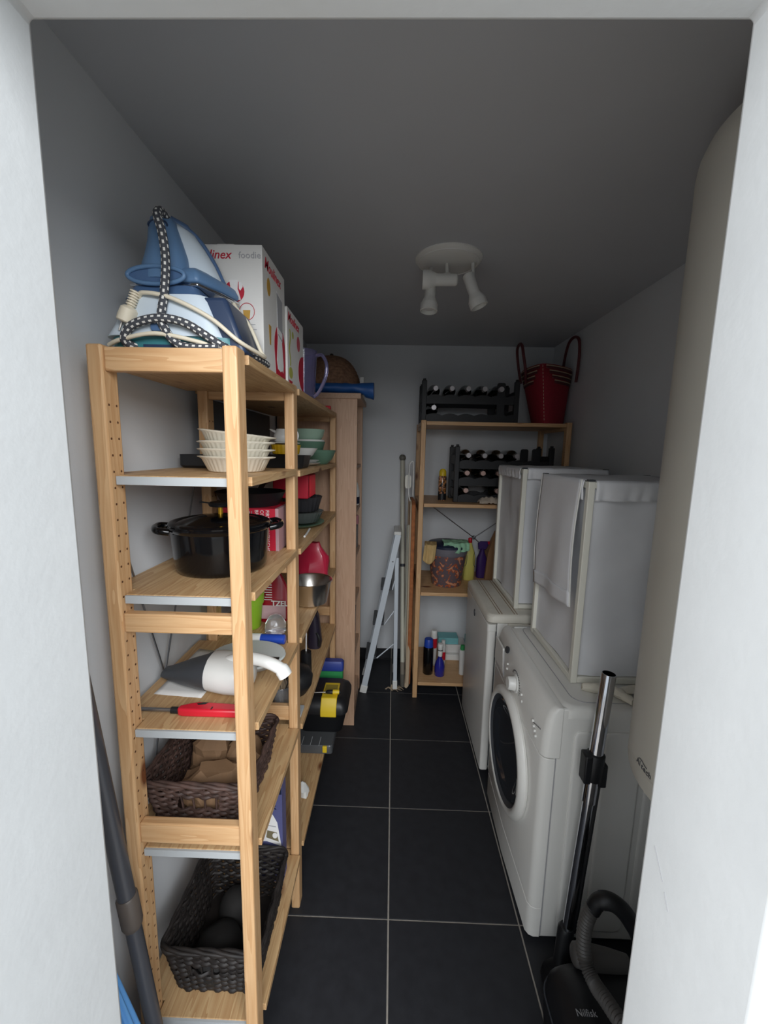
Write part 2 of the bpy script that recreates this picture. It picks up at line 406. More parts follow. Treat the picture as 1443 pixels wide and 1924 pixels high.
for k, z in enumerate(Z1):
    ya = 0.816 if k == 0 else 0.802; yb = 1.226 if k == 0 else 1.240
    poly = [(-0.545, ya), (-0.324, ya), (-0.324, 0.833), (-0.287, 0.833), (-0.287, 1.219), (-0.324, 1.219), (-0.324, yb), (-0.545, yb), (-0.545, 1.219), (-0.604, 1.219), (-0.604, 0.833), (-0.545, 0.833)]
    b = build('shelf_board', MB().prism(poly, z-0.019, z), pine_y, unit, bevel=0.0015, smooth=0)
    if k: build('end_strip', MB().box(-0.544, -0.325, ya-0.005, ya, z-0.018, z-0.0015), M_strip, b, smooth=0)
for k, z in enumerate(Z2):
    ya = 1.252 if k == 0 else 1.246
    poly = [(-0.545, ya), (-0.324, ya), (-0.324, 1.269), (-0.287, 1.269), (-0.287, 2.087), (-0.324, 2.087), (-0.324, 2.094), (-0.545, 2.094), (-0.545, 2.087), (-0.604, 2.087), (-0.604, 1.269), (-0.545, 1.269)]
    build('shelf_board', MB().prism(poly, z-0.019, z), pine_y, unit, bevel=0.0015, smooth=0)
br = build('cross_brace', MB().lathe([(0.016, -0.002), (0.016, 0.002)], (-0.612, 1.036, 0.985), (1, 0, 0), 12), M_rod, unit)
for a, b in (((-0.595, 0.835, 1.525), (-0.612, 1.036, 0.985)), ((-0.595, 1.222, 1.50), (-0.612, 1.036, 0.985)), ((-0.595, 0.832, 0.48), (-0.612, 1.036, 0.985)), ((-0.595, 1.222, 0.48), (-0.612, 1.036, 0.985))):
    build('brace_rod', MB().tube([a, b], 0.0028, 6), M_rod, br)
build('wire_tie', MB().tube([(-0.58, 1.219, 1.44), (-0.544, 1.219, 1.436), (-0.544, 1.269, 1.437), (-0.58, 1.269, 1.44)], 0.003, 6, closed=True), M_dark, unit)

# ------------------------------------------------------------------ pine shelving, far end
far = thing('shelving_unit', 'deeper pine shelving unit against the back wall holding wine racks', 'shelving', (0.60, 2.75, 0))
for (xa, xb) in ((0.161, 0.191), (1.022, 1.052)):
    for y0 in (2.50, 2.955):
        p = build('post', MB().box(xa, xb, y0, y0+0.044, 0, 1.79), pine_z, far, bevel=0.004, smooth=0)
        hb = MB(); sx = xb if xa < 0.5 else xa; sg = 1 if xa < 0.5 else -1
        for k in range(52):
            for yy in (y0-0.0005,):
                hb.lathe([(0.0026, -0.002), (0.0026, 0.0003)], ((xa+xb)/2, yy+0.0008, 0.08+0.032*k), (0, -1, 0), seg=6) if y0 > 2.9 else hb.lathe([(0.0026, -0.002), (0.0026, 0.0003)], (sx, y0+0.012, 0.08+0.032*k), (sg, 0, 0), seg=6)
        stuff(build('pin_hole', hb, M_hole, p, smooth=0))
    for z0, z1 in ((1.742, 1.786), (1.221, 1.262), (0.741, 0.781), (0.05, 0.088)):
        build('rail', MB().box(xa+0.005, xb-0.005, 2.544, 2.955, z0, z1), pine_y, far, bevel=0.003, smooth=0)
for z in (1.783, 1.289, 0.722, 0.110):
    build('shelf_board', MB().prism([(0.193, 2.502), (1.020, 2.502), (1.020, 2.546), (1.05, 2.546), (1.05, 2.953), (1.020, 2.953), (1.020, 2.998), (0.193, 2.998), (0.193, 2.953), (0.163, 2.953), (0.163, 2.546), (0.193, 2.546)], z-0.022, z), pine_x, far, bevel=0.002, smooth=0)
br = build('cross_brace', MB().lathe([(0.016, -0.002), (0.016, 0.002)], (0.61, 3.006, 0.98), (0, 1, 0), 12), M_rod, far)
for sx in (-1, 1):
    for zz in (1.28, 0.62):
        build('brace_rod', MB().tube([(0.61, 3.004, 0.98), (0.61+sx*0.42, 3.004, zz)], 0.003, 6), M_rod, br)

# ------------------------------------------------------------------ tall beech cabinet
cab = thing('bookcase', 'tall open beech bookcase standing in the far left corner', 'bookcase', (-0.40, 2.40, 0))
build('side_panel', MB().box(-0.618, -0.195, 2.205, 2.225, 0, 1.868), beech, cab, bevel=0.0012, smooth=0)
build('side_panel', MB().box(-0.618, -0.195, 2.585, 2.605, 0, 1.868), beech, cab, bevel=0.0012, smooth=0)
build('top_board', MB().box(-0.62, -0.176, 2.195, 2.62, 1.868, 1.896), beech_x, cab, bevel=0.002, smooth=0)
build('back_panel', MB().box(-0.618, -0.61, 2.225, 2.585, 0.06, 1.868), beech, cab, smooth=0)
for z in (1.52, 1.27, 1.00, 0.72, 0.40, 0.10):
    build('shelf_board', MB().box(-0.61, -0.203, 2.225, 2.585, z-0.018, z), beech_x, cab, bevel=0.001, smooth=0)
build('plinth', MB().box(-0.215, -0.20, 2.225, 2.585, 0, 0.08), beech_x, cab, smooth=0)

# ------------------------------------------------------------------ wall boiler
bo = thing('water_heater', 'tall cream cylindrical water heater hung on the right wall by the doorway', 'boiler', (0.845, 0.85, 0.827))
R = 0.255
build('tank', MB().lathe([(R-0.03, 0.0), (R-0.012, 0.004), (R-0.003, 0.014), (R, 0.03), (R, 0.055), (R-0.0022, 0.058), (R-0.0022, 0.062), (R, 0.065), (R, 1.35), (R-0.003, 1.375), (R-0.012, 1.398), (R-0.035, 1.416), (R-0.09, 1.434), (0.08, 1.446), (0.001, 1.45)], (0.845, 0.85, 0.827), seg=72), M_tank, bo, smooth=30)
# lettering curved by segments: letters laid on the tank's face that looks at the doorway
word = 'Altech'
for k, ch in enumerate(word):
    a = PI - 0.135 + 0.037*k
    p = (0.845+(R+0.0004)*math.cos(a), 0.85+(R+0.0004)*math.sin(a), 0.890)
    text('lettering', ch, 0.0175, frame(p, (-math.sin(a), math.cos(a), 0), (0, 0, 1)), M_prdark, bo, align='CENTER', bold=0.0004)
sw = MB().tube([(0.845+(R+0.001)*math.cos(PI-0.12+0.026*k), 0.85+(R+0.001)*math.sin(PI-0.12+0.026*k), 0.906+0.002*math.sin(k)) for k in range(6)], 0.0009, 5)
build('logo_line', sw, M_prdark, bo)
build('wall_bracket', MB().box(1.06, 1.098, 0.70, 1.0, 1.2, 1.26).box(1.06, 1.098, 0.70, 1.0, 1.9, 1.96), M_white, bo, bevel=0.003)
build('foot_pipe', MB().tube([(0.80, 0.85, 0.83), (0.80, 0.85, 0.79)], 0.012, 12).tube([(0.89, 0.85, 0.83), (0.89, 0.85, 0.79)], 0.012, 12), M_rod, bo)

# ------------------------------------------------------------------ washing machine
wm = thing('washing_machine', 'white front-loading washing machine with a round porthole on the right', 'washing machine', (0.79, 1.45, 0))
build('body', MB().box(0.515, 1.085, 1.153, 1.747, 0.02, 0.8425), M_appl, wm, bevel=0.006, smooth=30)
def face(y0, y1, bulge):
    # fascia profile seen from above: rounded vertical edges
    return [(0.52, y0), (0.500, y0), (0.486, y0+0.006), (0.477, y0+0.02), (0.474-bulge, (y0+y1)/2), (0.477, y1-0.02), (0.486, y1-0.006), (0.500, y1), (0.52, y1)]
build('front_panel', MB().prism(face(1.150, 1.750, 0.004), 0.135, 0.675), M_appl, wm, bevel=0.002, smooth=45)
cp = MB(); rings = []
for z, dx in ((0.678, 0.0), (0.74, 0.002), (0.80, 0.010), (0.828, 0.020), (0.842, 0.032), (0.846, 0.044)):
    rings.append([(x+dx*(0.5335-x)/0.0595 if x < 0.515 else 0.5335, y, z) for x, y in face(1.150, 1.750, 0.004)])
cp.loft(rings); pan = build('control_panel', cp, M_appl, wm, bevel=0.002, smooth=45)
build('kick_panel', MB().prism(face(1.152, 1.748, 0.004), 0.02, 0.132), M_appl, wm, bevel=0.002, smooth=45)
top = MB(); rr = [(0.0, 0.812), (0.0, 0.838), (0.008, 0.848), (0.016, 0.8505)]
top.loft([[(x, y, z) for x, y in rrect(0.531+d, 1.088-d, 1.150+d, 1.750-d, 0.03)] for d, z in rr]); tp = build('top_cover', top, M_appl, wm, smooth=40)
build('top_seam', MB().tube([(x, y, 0.8506) for x, y in rrect(0.575, 1.07, 1.178, 1.722, 0.04)], 0.0016, 5, closed=True), M_prgrey, tp)
build('top_clip', MB().box(0.545, 0.60, 1.715, 1.725, 0.8505, 0.853), M_white, tp, bevel=0.001)
build('side_seam', MB().box(0.5195, 0.5225, 1.1502, 1.1535, 0.03, 0.81), M_prgrey, wm, smooth=0)
for xa, xb in ((0.572, 0.634), (0.664, 0.78), (0.80, 0.905), (0.935, 1.0), (1.02, 1.06)):
    build('pressed_rib', MB().loft([[(x, y, z) for x, z in rrect(xa+d, xb-d, 0.055+d, 0.772-d, 0.022)] for d, y in ((0, 1.1545), (0, 1.1500), (0.003, 1.1472), (0.007, 1.1466))]), M_appl, wm, smooth=40)
dc = (0.472, 1.45, 0.478)
dr = MB().lathe([(0.170, 0.0), (0.224, 0.0), (0.228, 0.008), (0.225, 0.018), (0.214, 0.027), (0.203, 0.029), (0.193, 0.025), (0.184, 0.012)], dc, (-1, 0, 0), 64, cap0=False, cap1=False)
door = build('door', dr, M_appl, wm, smooth=40)
build('door_ring', MB().lathe([(0.1925, 0.0245), (0.186, 0.016), (0.178, 0.006), (0.170, 0.0)], dc, (-1, 0, 0), 64, False, False), M_dark, door)
build('door_glass', MB().lathe([(0.182, 0.010), (0.172, 0.018), (0.150, 0.016), (0.135, 0.006), (0.120, 0.0025), (0.06, 0.002), (0.001, 0.002)], dc, (-1, 0, 0), 48, False, True), mat('smoked door glass', srgb(44, 48, 54), 0.08, spec=0.7, coat=0.6), door)
build('door_handle', MB().loft([[(0.445+d, 1.45+0.212*math.cos(t), 0.478+0.212*math.sin(t)) for t in (-0.16+PI, -0.08+PI, PI, 0.08+PI, 0.16+PI)] + [(0.445+d, 1.45+0.190*math.cos(t), 0.478+0.190*math.sin(t)) for t in (0.16+PI, 0.08+PI, PI, -0.08+PI, -0.16+PI)] for d in (0.0, 0.012)]), M_appl, door, bevel=0.002)
kb = MB().lathe([(0.034, 0.0), (0.034, 0.004), (0.026, 0.006), (0.024, 0.028), (0.021, 0.031), (0.001, 0.031)], (0.474, 1.43, 0.757), (-1, 0, 0.08), 28)
build('program_knob', kb, M_white, wm, smooth=40)
for yy, zz in ((1.54, 0.775), (1.545, 0.752), (1.36, 0.757), (1.35, 0.737), (1.235, 0.745), (1.225, 0.733), (1.215, 0.723), (1.205, 0.712)):
    build('button', MB().lathe([(0.0045, -0.002), (0.0045, 0.003), (0.003, 0.0045)], (0.4745, yy, zz), (-1, 0, 0.05), 10), M_white, wm)
pr = MB()
for k in range(26):
    a = 0.55+k*0.2; rad = 0.047
    pr.box(0.4735, 0.4748, 1.43+rad*math.cos(a)-0.004, 1.43+rad*math.cos(a)+0.004, 0.757+rad*math.sin(a)-0.0012, 0.757+rad*math.sin(a)+0.0012)
for k in range(7):
    pr.box(0.4755, 0.477, 1.175+0.012*k, 1.182+0.012*k, 0.757-0.004*k, 0.759-0.004*k)
stuff(build('printed_marks', pr, M_prdark, wm, smooth=0))
build('brand_badge', MB().lathe([(0.021, 0.0), (0.021, 0.003), (0.017, 0.004)], (0.4835, 1.585, 0.812), (-1, 0, 0.45), 24, ell=(0.62, 1)), M_dark, wm)
build('detergent_drawer', MB().prism([(1.60, 0.70), (1.735, 0.70), (1.735, 0.80), (1.62, 0.80)], 0.4738, 0.482, 'yz'), M_appl, wm, bevel=0.001)
build('drawer_grip', MB().tube([(0.4735, 1.597, 0.80), (0.4725, 1.588, 0.76), (0.472, 1.578, 0.70)], 0.0015, 6), M_prgrey, wm)
for xx in (0.56, 1.04):
    for yy in (1.20, 1.70): build('foot', MB().lathe([(0.02, 0), (0.02, 0.012), (0.01, 0.022)], (xx, yy, 0), seg=14), M_black, wm)
st = MB()
for (x0, y0, x1, y1, w, h, sd) in ((0.625, 1.245, 0.735, 1.215, 0.034, 0.030, 1), (0.70, 1.245, 0.745, 1.165, 0.030, 0.030, 2), (0.72, 1.225, 0.90, 1.250, 0.036, 0.022, 3)):
    d = Vector((x1-x0, y1-y0)); nn = Vector((-d.y, d.x)).normalized(); rings = []
    for k in range(15):
        t = k/14; c = Vector((x0, y0))+d*t; e = 0.35+0.65*math.sin(PI*(0.1+0.8*t))**0.6; ring = []
        for j in range(18):
            a = 2*PI*j/18; f = 1+0.30*noise.noise(Vector((t*5, a*1.5, sd*3)))
            ring.append((c.x+nn.x*w/2*e*f*math.cos(a), c.y+nn.y*w/2*e*f*math.cos(a), 0.8535+h/2*e+h/2*e*f*math.sin(a)))
        rings.append(ring)
    st.loft(rings)
st = crumple(st, 0.004, 45, 2); st.v = [(p[0], p[1], max(p[2], 0.852)) for p in st.v]
tag(build('knotted_strap', st, M_cord2, smooth=50), 'cream fabric strap lying knotted on the washing machine top', 'strap')

# ------------------------------------------------------------------ fridge
fr = thing('fridge', 'white undercounter fridge with a worktop lid beyond the washing machine', 'fridge', (0.78, 2.12, 0))
build('cabinet', MB().box(0.512, 1.075, 1.862, 2.392, 0.03, 0.806), M_appl, fr, bevel=0.003)
door = build('door', MB().prism(rrect(0.466, 0.507, 1.855, 2.399, 0.012, 4), 0.035, 0.800), M_appl, fr, bevel=0.003, smooth=40)
build('door_trim', MB().prism(rrect(0.464, 0.509, 1.854, 2.40, 0.012, 4), 0.765, 0.801), M_appl, door, bevel=0.002, smooth=40)
build('gasket', MB().box(0.507, 0.513, 1.868, 2.386, 0.05, 0.79), M_dark, fr, smooth=0)
tp = MB().loft([[(x, y, z) for x, y in rrect(0.462+d, 1.078-d, 1.852+d, 2.402-d, 0.03)] for d, z in ((0.004, 0.808), (0, 0.812), (0, 0.838), (0.008, 0.848), (0.014, 0.850))])
lid = build('worktop', tp, M_appl2, fr, smooth=40)
for xx in (0.520, 0.533, 0.592, 0.605):
    build('groove', MB().tube([(xx, 1.868, 0.8495), (xx, 2.388, 0.8495)], 0.0022, 6), M_taupe, lid)
build('brand_badge', MB().lathe([(0.019, 0), (0.019, 0.003)], (0.466, 2.16, 0.737), (-1, 0, 0), 20, ell=(1, 0.75)), M_dark, door)
build('hinge_step', MB().box(0.56, 1.07, 1.855, 1.87, 0.775, 0.806), M_appl2, fr, bevel=0.002)
for yy in (1.90, 2.36): build('foot', MB().lathe([(0.02, 0), (0.02, 0.012), (0.01, 0.032)], (0.55, yy, 0), seg=14), M_black, fr)
for yy in (1.90, 2.36): build('foot', MB().lathe([(0.02, 0), (0.02, 0.012), (0.01, 0.032)], (1.03, yy, 0), seg=14), M_black, fr)

# ------------------------------------------------------------------ laundry hampers
def hamper(label, x0, x1, y0, y1, z0, z1, seed, cuff_h):
    h = thing('laundry_hamper', label, 'hamper', ((x0+x1)/2, (y0+y1)/2, z0), 'laundry hampers on the appliances')
    w = 0.021
    for xa in (x0, x1-w):
        for ya in (y0, y1-w):
            p = build('frame_post', MB().box(xa, xa+w, ya, ya+w, z0, z1), M_frame, h, bevel=0.002)
            build('corner_plug', MB().box(xa+0.001, xa+w-0.001, ya+0.001, ya+w-0.001, z1, z1+0.006), M_dark, p)
    for zz in (z0+0.001, z1-w):
        for ya in (y0+0.001, y1-w+0.001): build('frame_bar', MB().box(x0+w, x1-w, ya, ya+w-0.002, zz, zz+w-0.001), M_frame, h, bevel=0.002)
        for xa in (x0+0.001, x1-w+0.001): build('frame_bar', MB().box(xa, xa+w-0.002, y0+w, y1-w, zz, zz+w-0.001), M_frame, h, bevel=0.002)
    bag = MB(); a, b, c, d = x0+0.008, x1-0.008, y0+0.008, y1-0.008; n = 14; rings = []
    for k in range(19):
        t = k/18; z = z0+0.024+(z1-z0-0.026)*t; ring = []
        ins = 0.012*math.sin(PI*min(1, t*1.02))
        P = [(a, c), (b, c), (b, d), (a, d)]
        for e in range(4):
            p, q = Vector(P[e]), Vector(P[(e+1) % 4]); mid = Vector(((a+b)/2, (c+d)/2))
            for j in range(n):
                s = j/n; pt = p.lerp(q, s); nrm = (mid-(p+q)/2).normalized()
                bulge = ins*math.sin(PI*s) + 0.020*noise.noise(Vector((pt.x*7+seed, pt.y*7, z*4)))*math.sin(PI*s)
                dgt = 0.014*noise.noise(Vector((pt.x*9+pt.y*9, seed*3.3, z*1.5)))*math.sin(PI*s)
                pt2 = pt+nrm*max(0.001, 0.006+bulge+dgt); ring.append((pt2.x, pt2.y, z))
        rings.append(ring)
    bag.loft(rings, True, False)
    build('fabric_bag', bag, M_fabric, h, smooth=60, thick=0.002)
    # gathered cuffs folded over the top bars (two sides seen)
    def cuff(p, q, nrm):
        p, q, nrm = Vector(p), Vector(q), Vector(nrm)
        def fn(u, v):
            b0 = p.lerp(q, u)
            fold = 0.0045*math.sin(u*46+4*noise.noise(Vector((u*6, seed, 0))))+0.004*noise.noise(Vector((u*14, v*3, seed)))
            off = nrm*(0.004+fold*v+0.004*math.sin(PI*min(1, v*1.3)))
            zz = z1+0.003-v*cuff_h*(1-0.12*noise.noise(Vector((u*7, seed*2, 1))))
            return tuple(Vector((b0.x, b0.y, zz))+off)
        return MB().grid(fn, 40, 8)
    build('cuff', cuff((x0+w, y0, 0), (x1-0.005, y0, 0), (0, -1, 0)), M_fabric, h, smooth=60, thick=0.0015)
    build('cuff', cuff((x0, y0+w, 0), (x0, y1-w, 0), (-1, 0, 0)), M_fabric, h, smooth=60, thick=0.0015)
    tp = MB().grid(lambda u, v: (x0+0.004+u*(x1-x0-0.008), y0+0.004+v*(y1-y0-0.008), z1+0.003+0.004*noise.noise(Vector((u*6, v*6, seed)))), 16, 16)
    build('fabric_lid', tp, M_fabric, h, smooth=60, thick=0.002)
    return h
H1 = hamper('white fabric laundry hamper with a lid flap hanging down, on the washing machine', 0.606, 1.03, 1.283, 1.69, 0.852, 1.522, 1, 0.062)
H2 = hamper('white fabric laundry hamper standing on the fridge behind the nearer hamper', 0.606, 1.0, 1.935, 2.375, 0.852, 1.533, 5, 0.05)
def flap(u, v):
    y = 1.655-0.345*u; z = 1.527-v*(0.44-0.02*u)
    x = 0.600-0.010*math.sin(PI*v*0.9)-0.006*math.sin(u*9+v*2)*v-0.007*u*v
    return (x-0.004, y-0.02*v*(1-u), z)
build('lid_flap', MB().grid(flap, 18, 24), M_fabric, H1, smooth=60, thick=0.002)
build('flap_hem', MB().grid(lambda u, v: tuple(Vector(flap(u, 0.88+0.12*v))+Vector((-0.003, 0, 0))), 18, 5), M_fabric, H1, smooth=60, thick=0.004)
for e in (0, 1): build('flap_piping', MB().tube([flap(e, k/20) for k in range(21)], 0.0028, 6), M_white, H1)

# ------------------------------------------------------------------ ceiling spotlights
la = thing('ceiling_light', 'white round ceiling light with three swivel spotlights', 'lamp', (0.195, 1.71, ZC))
build('ceiling_plate', MB().lathe([(0.128, 0.0), (0.128, -0.004), (0.120, -0.012), (0.09, -0.019), (0.04, -0.023), (0.001, -0.024)], (0.195, 1.71, ZC), seg=56), M_white, la, smooth=40)
build('plate_rim', MB().lathe([(0.110, -0.0145), (0.112, -0.0175), (0.116, -0.0165), (0.117, -0.012)], (0.195, 1.71, ZC), seg=56, cap0=False, cap1=False), M_white, la)
def head(p, d, L=0.075):
    d = Vector(d).normalized(); p = Vector(p)
    h = build('spot_head', MB().lathe([(0.012, -0.004), (0.019, 0.0), (0.0215, 0.004), (0.0215, L), (0.024, L+0.006), (0.031, L+0.022), (0.0335, L+0.026), (0.0335, L+0.052), (0.030, L+0.053), (0.029, L+0.03), (0.012, L+0.02)], p, d, 28, cap1=False), M_white, la, smooth=40)
    build('bulb', MB().lathe([(0.012, L+0.012), (0.026, L+0.034), (0.024, L+0.04), (0.001, L+0.044)], p, d, 20), M_glassb, h)
    return h
M_glassb = mat('unlit reflector bulb', srgb(205, 206, 204), 0.15)
head((0.222, 1.66, 2.243), (-1, 0.04, 0.01))
head((0.129, 1.69, 2.250), (-0.06, -0.10, -1), 0.062)
head((0.262, 1.66, 2.262), (0.42, -0.05, -1), 0.072)
for a, b in (((0.187, 1.70, 2.325), (0.187, 1.672, 2.258)), ((0.129, 1.74, 2.325), (0.129, 1.70, 2.252)), ((0.285, 1.70, 2.325), (0.288, 1.68, 2.235))):
    s = build('spot_arm', MB().tube([a, b], 0.0065, 10), M_white, la)
build('arm_screw', MB().lathe([(0.004, -0.006), (0.004, 0.006)], (0.288, 1.674, 2.242), (0, 1, 0), 10), M_rod, la)
build('knuckle', MB().lathe([(0.010, -0.012), (0.010, 0.012)], (0.187, 1.670, 2.262), (1, 0, 0), 14), M_white, la)

# ------------------------------------------------------------------ top of the left shelving
zt = 1.7835
sg = thing('steam_station', 'teal and white steam iron station with its cords, on the pine shelf top', 'steam station', (-0.44, 0.92, zt))
build('base', MB().loft([[(x, y, z) for x, y in rrect(-0.578+d, -0.312-d, 0.843+d, 0.990-d, 0.04)] for d, z in ((0.004, zt), (0, zt+0.008), (0, zt+0.034))]), M_teal, sg, smooth=40)
build('base_slot', MB().box(-0.50, -0.40, 0.8425, 0.85, zt+0.014, zt+0.019), M_navy, sg)
bd = MB().loft([[(x, y, z) for x, y in rrect(-0.584+d+0.10*t, -0.335-d-0.055*t, 0.838+0.012*t, 0.992-0.01*t, 0.035)] for d, z, t in ((0.0, 1.818, 0), (0, 1.83, 0.08), (0, 1.885, 0.42), (0.006, 1.897, 0.5))])
build('housing', bd, M_ice, sg, smooth=40)
build('tank_end', MB().prism([(-0.392, 1.896), (-0.336, 1.896), (-0.298, 1.790), (-0.352, 1.790)], 0.850, 0.985, 'xz'), M_navy, sg, bevel=0.008, seg=3)
build('latch', MB().loft([[(x, y, z) for x, z in rrect(-0.478, -0.448, 1.825, 1.845, 0.006)] for y in (0.8385, 0.832)]), M_blued, sg, bevel=0.001)
build('rest', MB().loft([[(x, y, z) for x, y in rrect(-0.548+d, -0.392-d, 0.858+d, 0.975-d, 0.02)] for d, z in ((0, 1.894), (0.002, 1.90), (0.012, 1.922))]), M_blued, sg, smooth=40)
build('steam_hose', MB().tube(spline([(-0.470, 0.900, 2.058), (-0.468, 0.874, 2.060), (-0.462, 0.850, 2.040), (-0.450, 0.842, 2.005), (-0.446, 0.842, 1.955), (-0.449, 0.836, 1.895), (-0.455, 0.830, 1.848), (-0.448, 0.830, 1.828), (-0.434, 0.832, 1.808), (-0.408, 0.833, 1.796), (-0.345, 0.836, 1.796)], 7), 0.0082, 10, uvs=True, usc=6, vsc=78), M_check, sg, smooth=60)
build('steam_hose', MB().tube(spline([(-0.515, 0.85, 1.797), (-0.530, 0.832, 1.806), (-0.512, 0.826, 1.832), (-0.46, 0.824, 1.846), (-0.405, 0.826, 1.838), (-0.345, 0.838, 1.803), (-0.318, 0.88, 1.795), (-0.300, 0.93, 1.795), (-0.298, 0.985, 1.794)], 7), 0.0082, 10, uvs=True, usc=6, vsc=78), M_check, sg, smooth=60)
pc = build('power_cord', MB().tube(spline([(-0.503, 0.845, 1.890), (-0.490, 0.836, 1.896), (-0.435, 0.832, 1.886), (-0.362, 0.836, 1.852), (-0.311, 0.842, 1.812), (-0.287, 0.90, 1.800), (-0.288, 0.94, 1.802), (-0.300, 0.95, 1.816), (-0.325, 0.955, 1.87), (-0.357, 0.965, 1.910), (-0.372, 0.972, 1.932), (-0.404, 0.972, 1.968), (-0.445, 0.972, 2.004)], 8), 0.0042, 8), M_cord, sg, smooth=60)
build('power_cord', MB().tube(spline([(-0.568, 0.842, 1.800), (-0.535, 0.830, 1.808), (-0.465, 0.826, 1.819), (-0.385, 0.832, 1.806), (-0.36, 0.838, 1.797)], 6), 0.0042, 8), M_cord, sg, smooth=60)
plug = MB(); ax = Vector((-0.34, -0.02, -0.86)).normalized(); p0 = Vector((-0.506, 0.838, 1.898))
prf = []
for k in range(6): prf += [(0.0115, 0.005*k), (0.0115, 0.005*k+0.0025), (0.008, 0.005*k+0.0026), (0.008, 0.005*k+0.0049)]
plug.lathe([(0.004, -0.002)]+prf+[(0.013, 0.031), (0.019, 0.036), (0.0205, 0.050), (0.0205, 0.060), (0.018, 0.062)], p0, ax, 16, ell=(0.8, 1))
pg = build('plug', plug, M_cord, pc, smooth=30)
pin = MB()
for s in (-0.0075, 0.0075):
    q = p0+ax*0.06+Vector((s*0.9, 0, -s*0.35)); pin.tube([q, q+ax*0.02], 0.0022, 8)
stuff(build('plug_pins', pin, M_steel, pc))
ir = thing('steam_iron', 'blue and white steam iron parked nose up on its station, on the pine shelf top', 'iron', (-0.47, 0.92, 1.922))
def ell(cx, cy, z, rx, ry, n=32, p=2.0, dz=0):
    out = []
    for k in range(n):
        a = 2*PI*k/n; c, s = math.cos(a), math.sin(a)
        out.append((cx+rx*math.copysign(abs(c)**(2/p), c), cy+ry*math.copysign(abs(s)**(2/p), s), z+dz*s))
    return out
plate = [(-0.540, 0.876), (-0.40, 0.872), (-0.372, 0.93), (-0.356, 0.985), (-0.366, 0.992), (-0.43, 0.990), (-0.50, 0.965), (-0.536, 0.92)]
build('soleplate', MB().prism(plate, 1.9225, 1.929), M_chrome, ir, bevel=0.002)
sk = MB().loft([[(-0.45+(x+0.45)*s, 0.93+(y-0.93)*s, z) for x, y in plate] for s, z in ((0.985, 1.931), (0.99, 1.940), (0.93, 1.952), (0.72, 1.964))])
build('skirt', sk, M_blue, ir, smooth=60, bevel=0.006, seg=3)
cone = MB().loft([ell(-0.478, 0.900, 1.935, 0.054, 0.038), ell(-0.478, 0.900, 1.955, 0.050, 0.038), ell(-0.474, 0.902, 1.985, 0.042, 0.038), ell(-0.476, 0.906, 2.015, 0.034, 0.035), ell(-0.480, 0.908, 2.04, 0.029, 0.031), ell(-0.482, 0.910, 2.058, 0.024, 0.026), ell(-0.482, 0.912, 2.067, 0.014, 0.016)])
build('heel_handle', cone, M_blue, ir, smooth=60)
sp = MB().loft([ell(-0.440, 0.945, 1.945, 0.062, 0.040), ell(-0.444, 0.945, 1.965, 0.060, 0.042), ell(-0.450, 0.945, 1.99, 0.054, 0.042), ell(-0.456, 0.942, 2.02, 0.042, 0.038), ell(-0.462, 0.938, 2.045, 0.030, 0.032), ell(-0.468, 0.934, 2.060, 0.014, 0.018)])
build('side_shell', sp, M_ice, ir, smooth=60)
build('spine', MB().tube(spline([(-0.476, 0.925, 2.070), (-0.446, 0.945, 2.058), (-0.424, 0.955, 2.036), (-0.402, 0.962, 2.00), (-0.386, 0.965, 1.965), (-0.376, 0.968, 1.945)], 6), [0.008]*6+[0.005]*25, 10), M_blued, ir, smooth=60)
ring = MB(); R2 = []
for k in range(40):
    a = 2*PI*k/40; R2.append((-0.478+0.057*math.cos(a), 0.862, 1.938+0.0165*math.sin(a)))
ring.tube(R2, 0.0042, 8, closed=True); build('heel_ring', ring, M_blue, ir, smooth=60)
build('heel_dish', MB().loft([[(x, 0.864, z) for x, z in circle(-0.478, 1.938, 0.055, 0.0155, 32)], [(x, 0.885, z) for x, z in circle(-0.478, 1.938, 0.044, 0.010, 32)]]), M_blued, ir, smooth=40)
build('handle_slot', MB().tube([(-0.480+0.019*math.cos(2*PI*k/20), 0.8835-0.002*math.sin(2*PI*k/20), 2.040+0.0075*math.sin(2*PI*k/20)) for k in range(20)], 0.0022, 6, closed=True), M_navy, ir, smooth=60)

bx = thing('appliance_box', 'large white blender box with red print, behind the steam iron', 'box', (-0.43, 1.1, zt))
BX0, BX1, BY0, BY1, BZ1 = -0.56, -0.308, 1.0, 1.192, 2.058
build('carton', MB().box(BX0, BX1, BY0, BY1, zt, BZ1), M_card, bx, bevel=0.0015, smooth=0)
build('carton_tape', MB().box(-0.41, -0.372, BY0+0.001, BY1, BZ1-0.001, BZ1+0.001), mat('clear tape', srgb(206, 202, 196), 0.2), bx, smooth=0)
FT = lambda x, z: frame((x, BY0-0.0004, z), (1, 0, 0), (0, 0, 1))
ST = lambda y, z, tilt=0: frame((BX1+0.0004, y, z), (0, 1, tilt), (0, -tilt, 1))
text('lettering', 'Moulinex', 0.0265, FT(-0.479, 2.028), M_prred, bx, shear=0.25, bold=0.0002)
text('lettering', 'foodie', 0.020, FT(-0.362, 2.029), M_prgrey, bx)
text('lettering', 'Moulinex', 0.036, ST(1.015, 2.018), M_prred, bx, shear=0.25, bold=0.0002)
def flatf(name, polys, y, m, par):
    mb = MB()
    for p in polys: mb.prism(p, y-0.0005, y-0.0001, 'xz')
    return build(name, mb, m, par, smooth=0)
def flats(name, polys, x, m, par):
    mb = MB()
    for p in polys: mb.prism(p, x+0.0001, x+0.0005, 'yz')
    return build(name, mb, m, par, smooth=0)
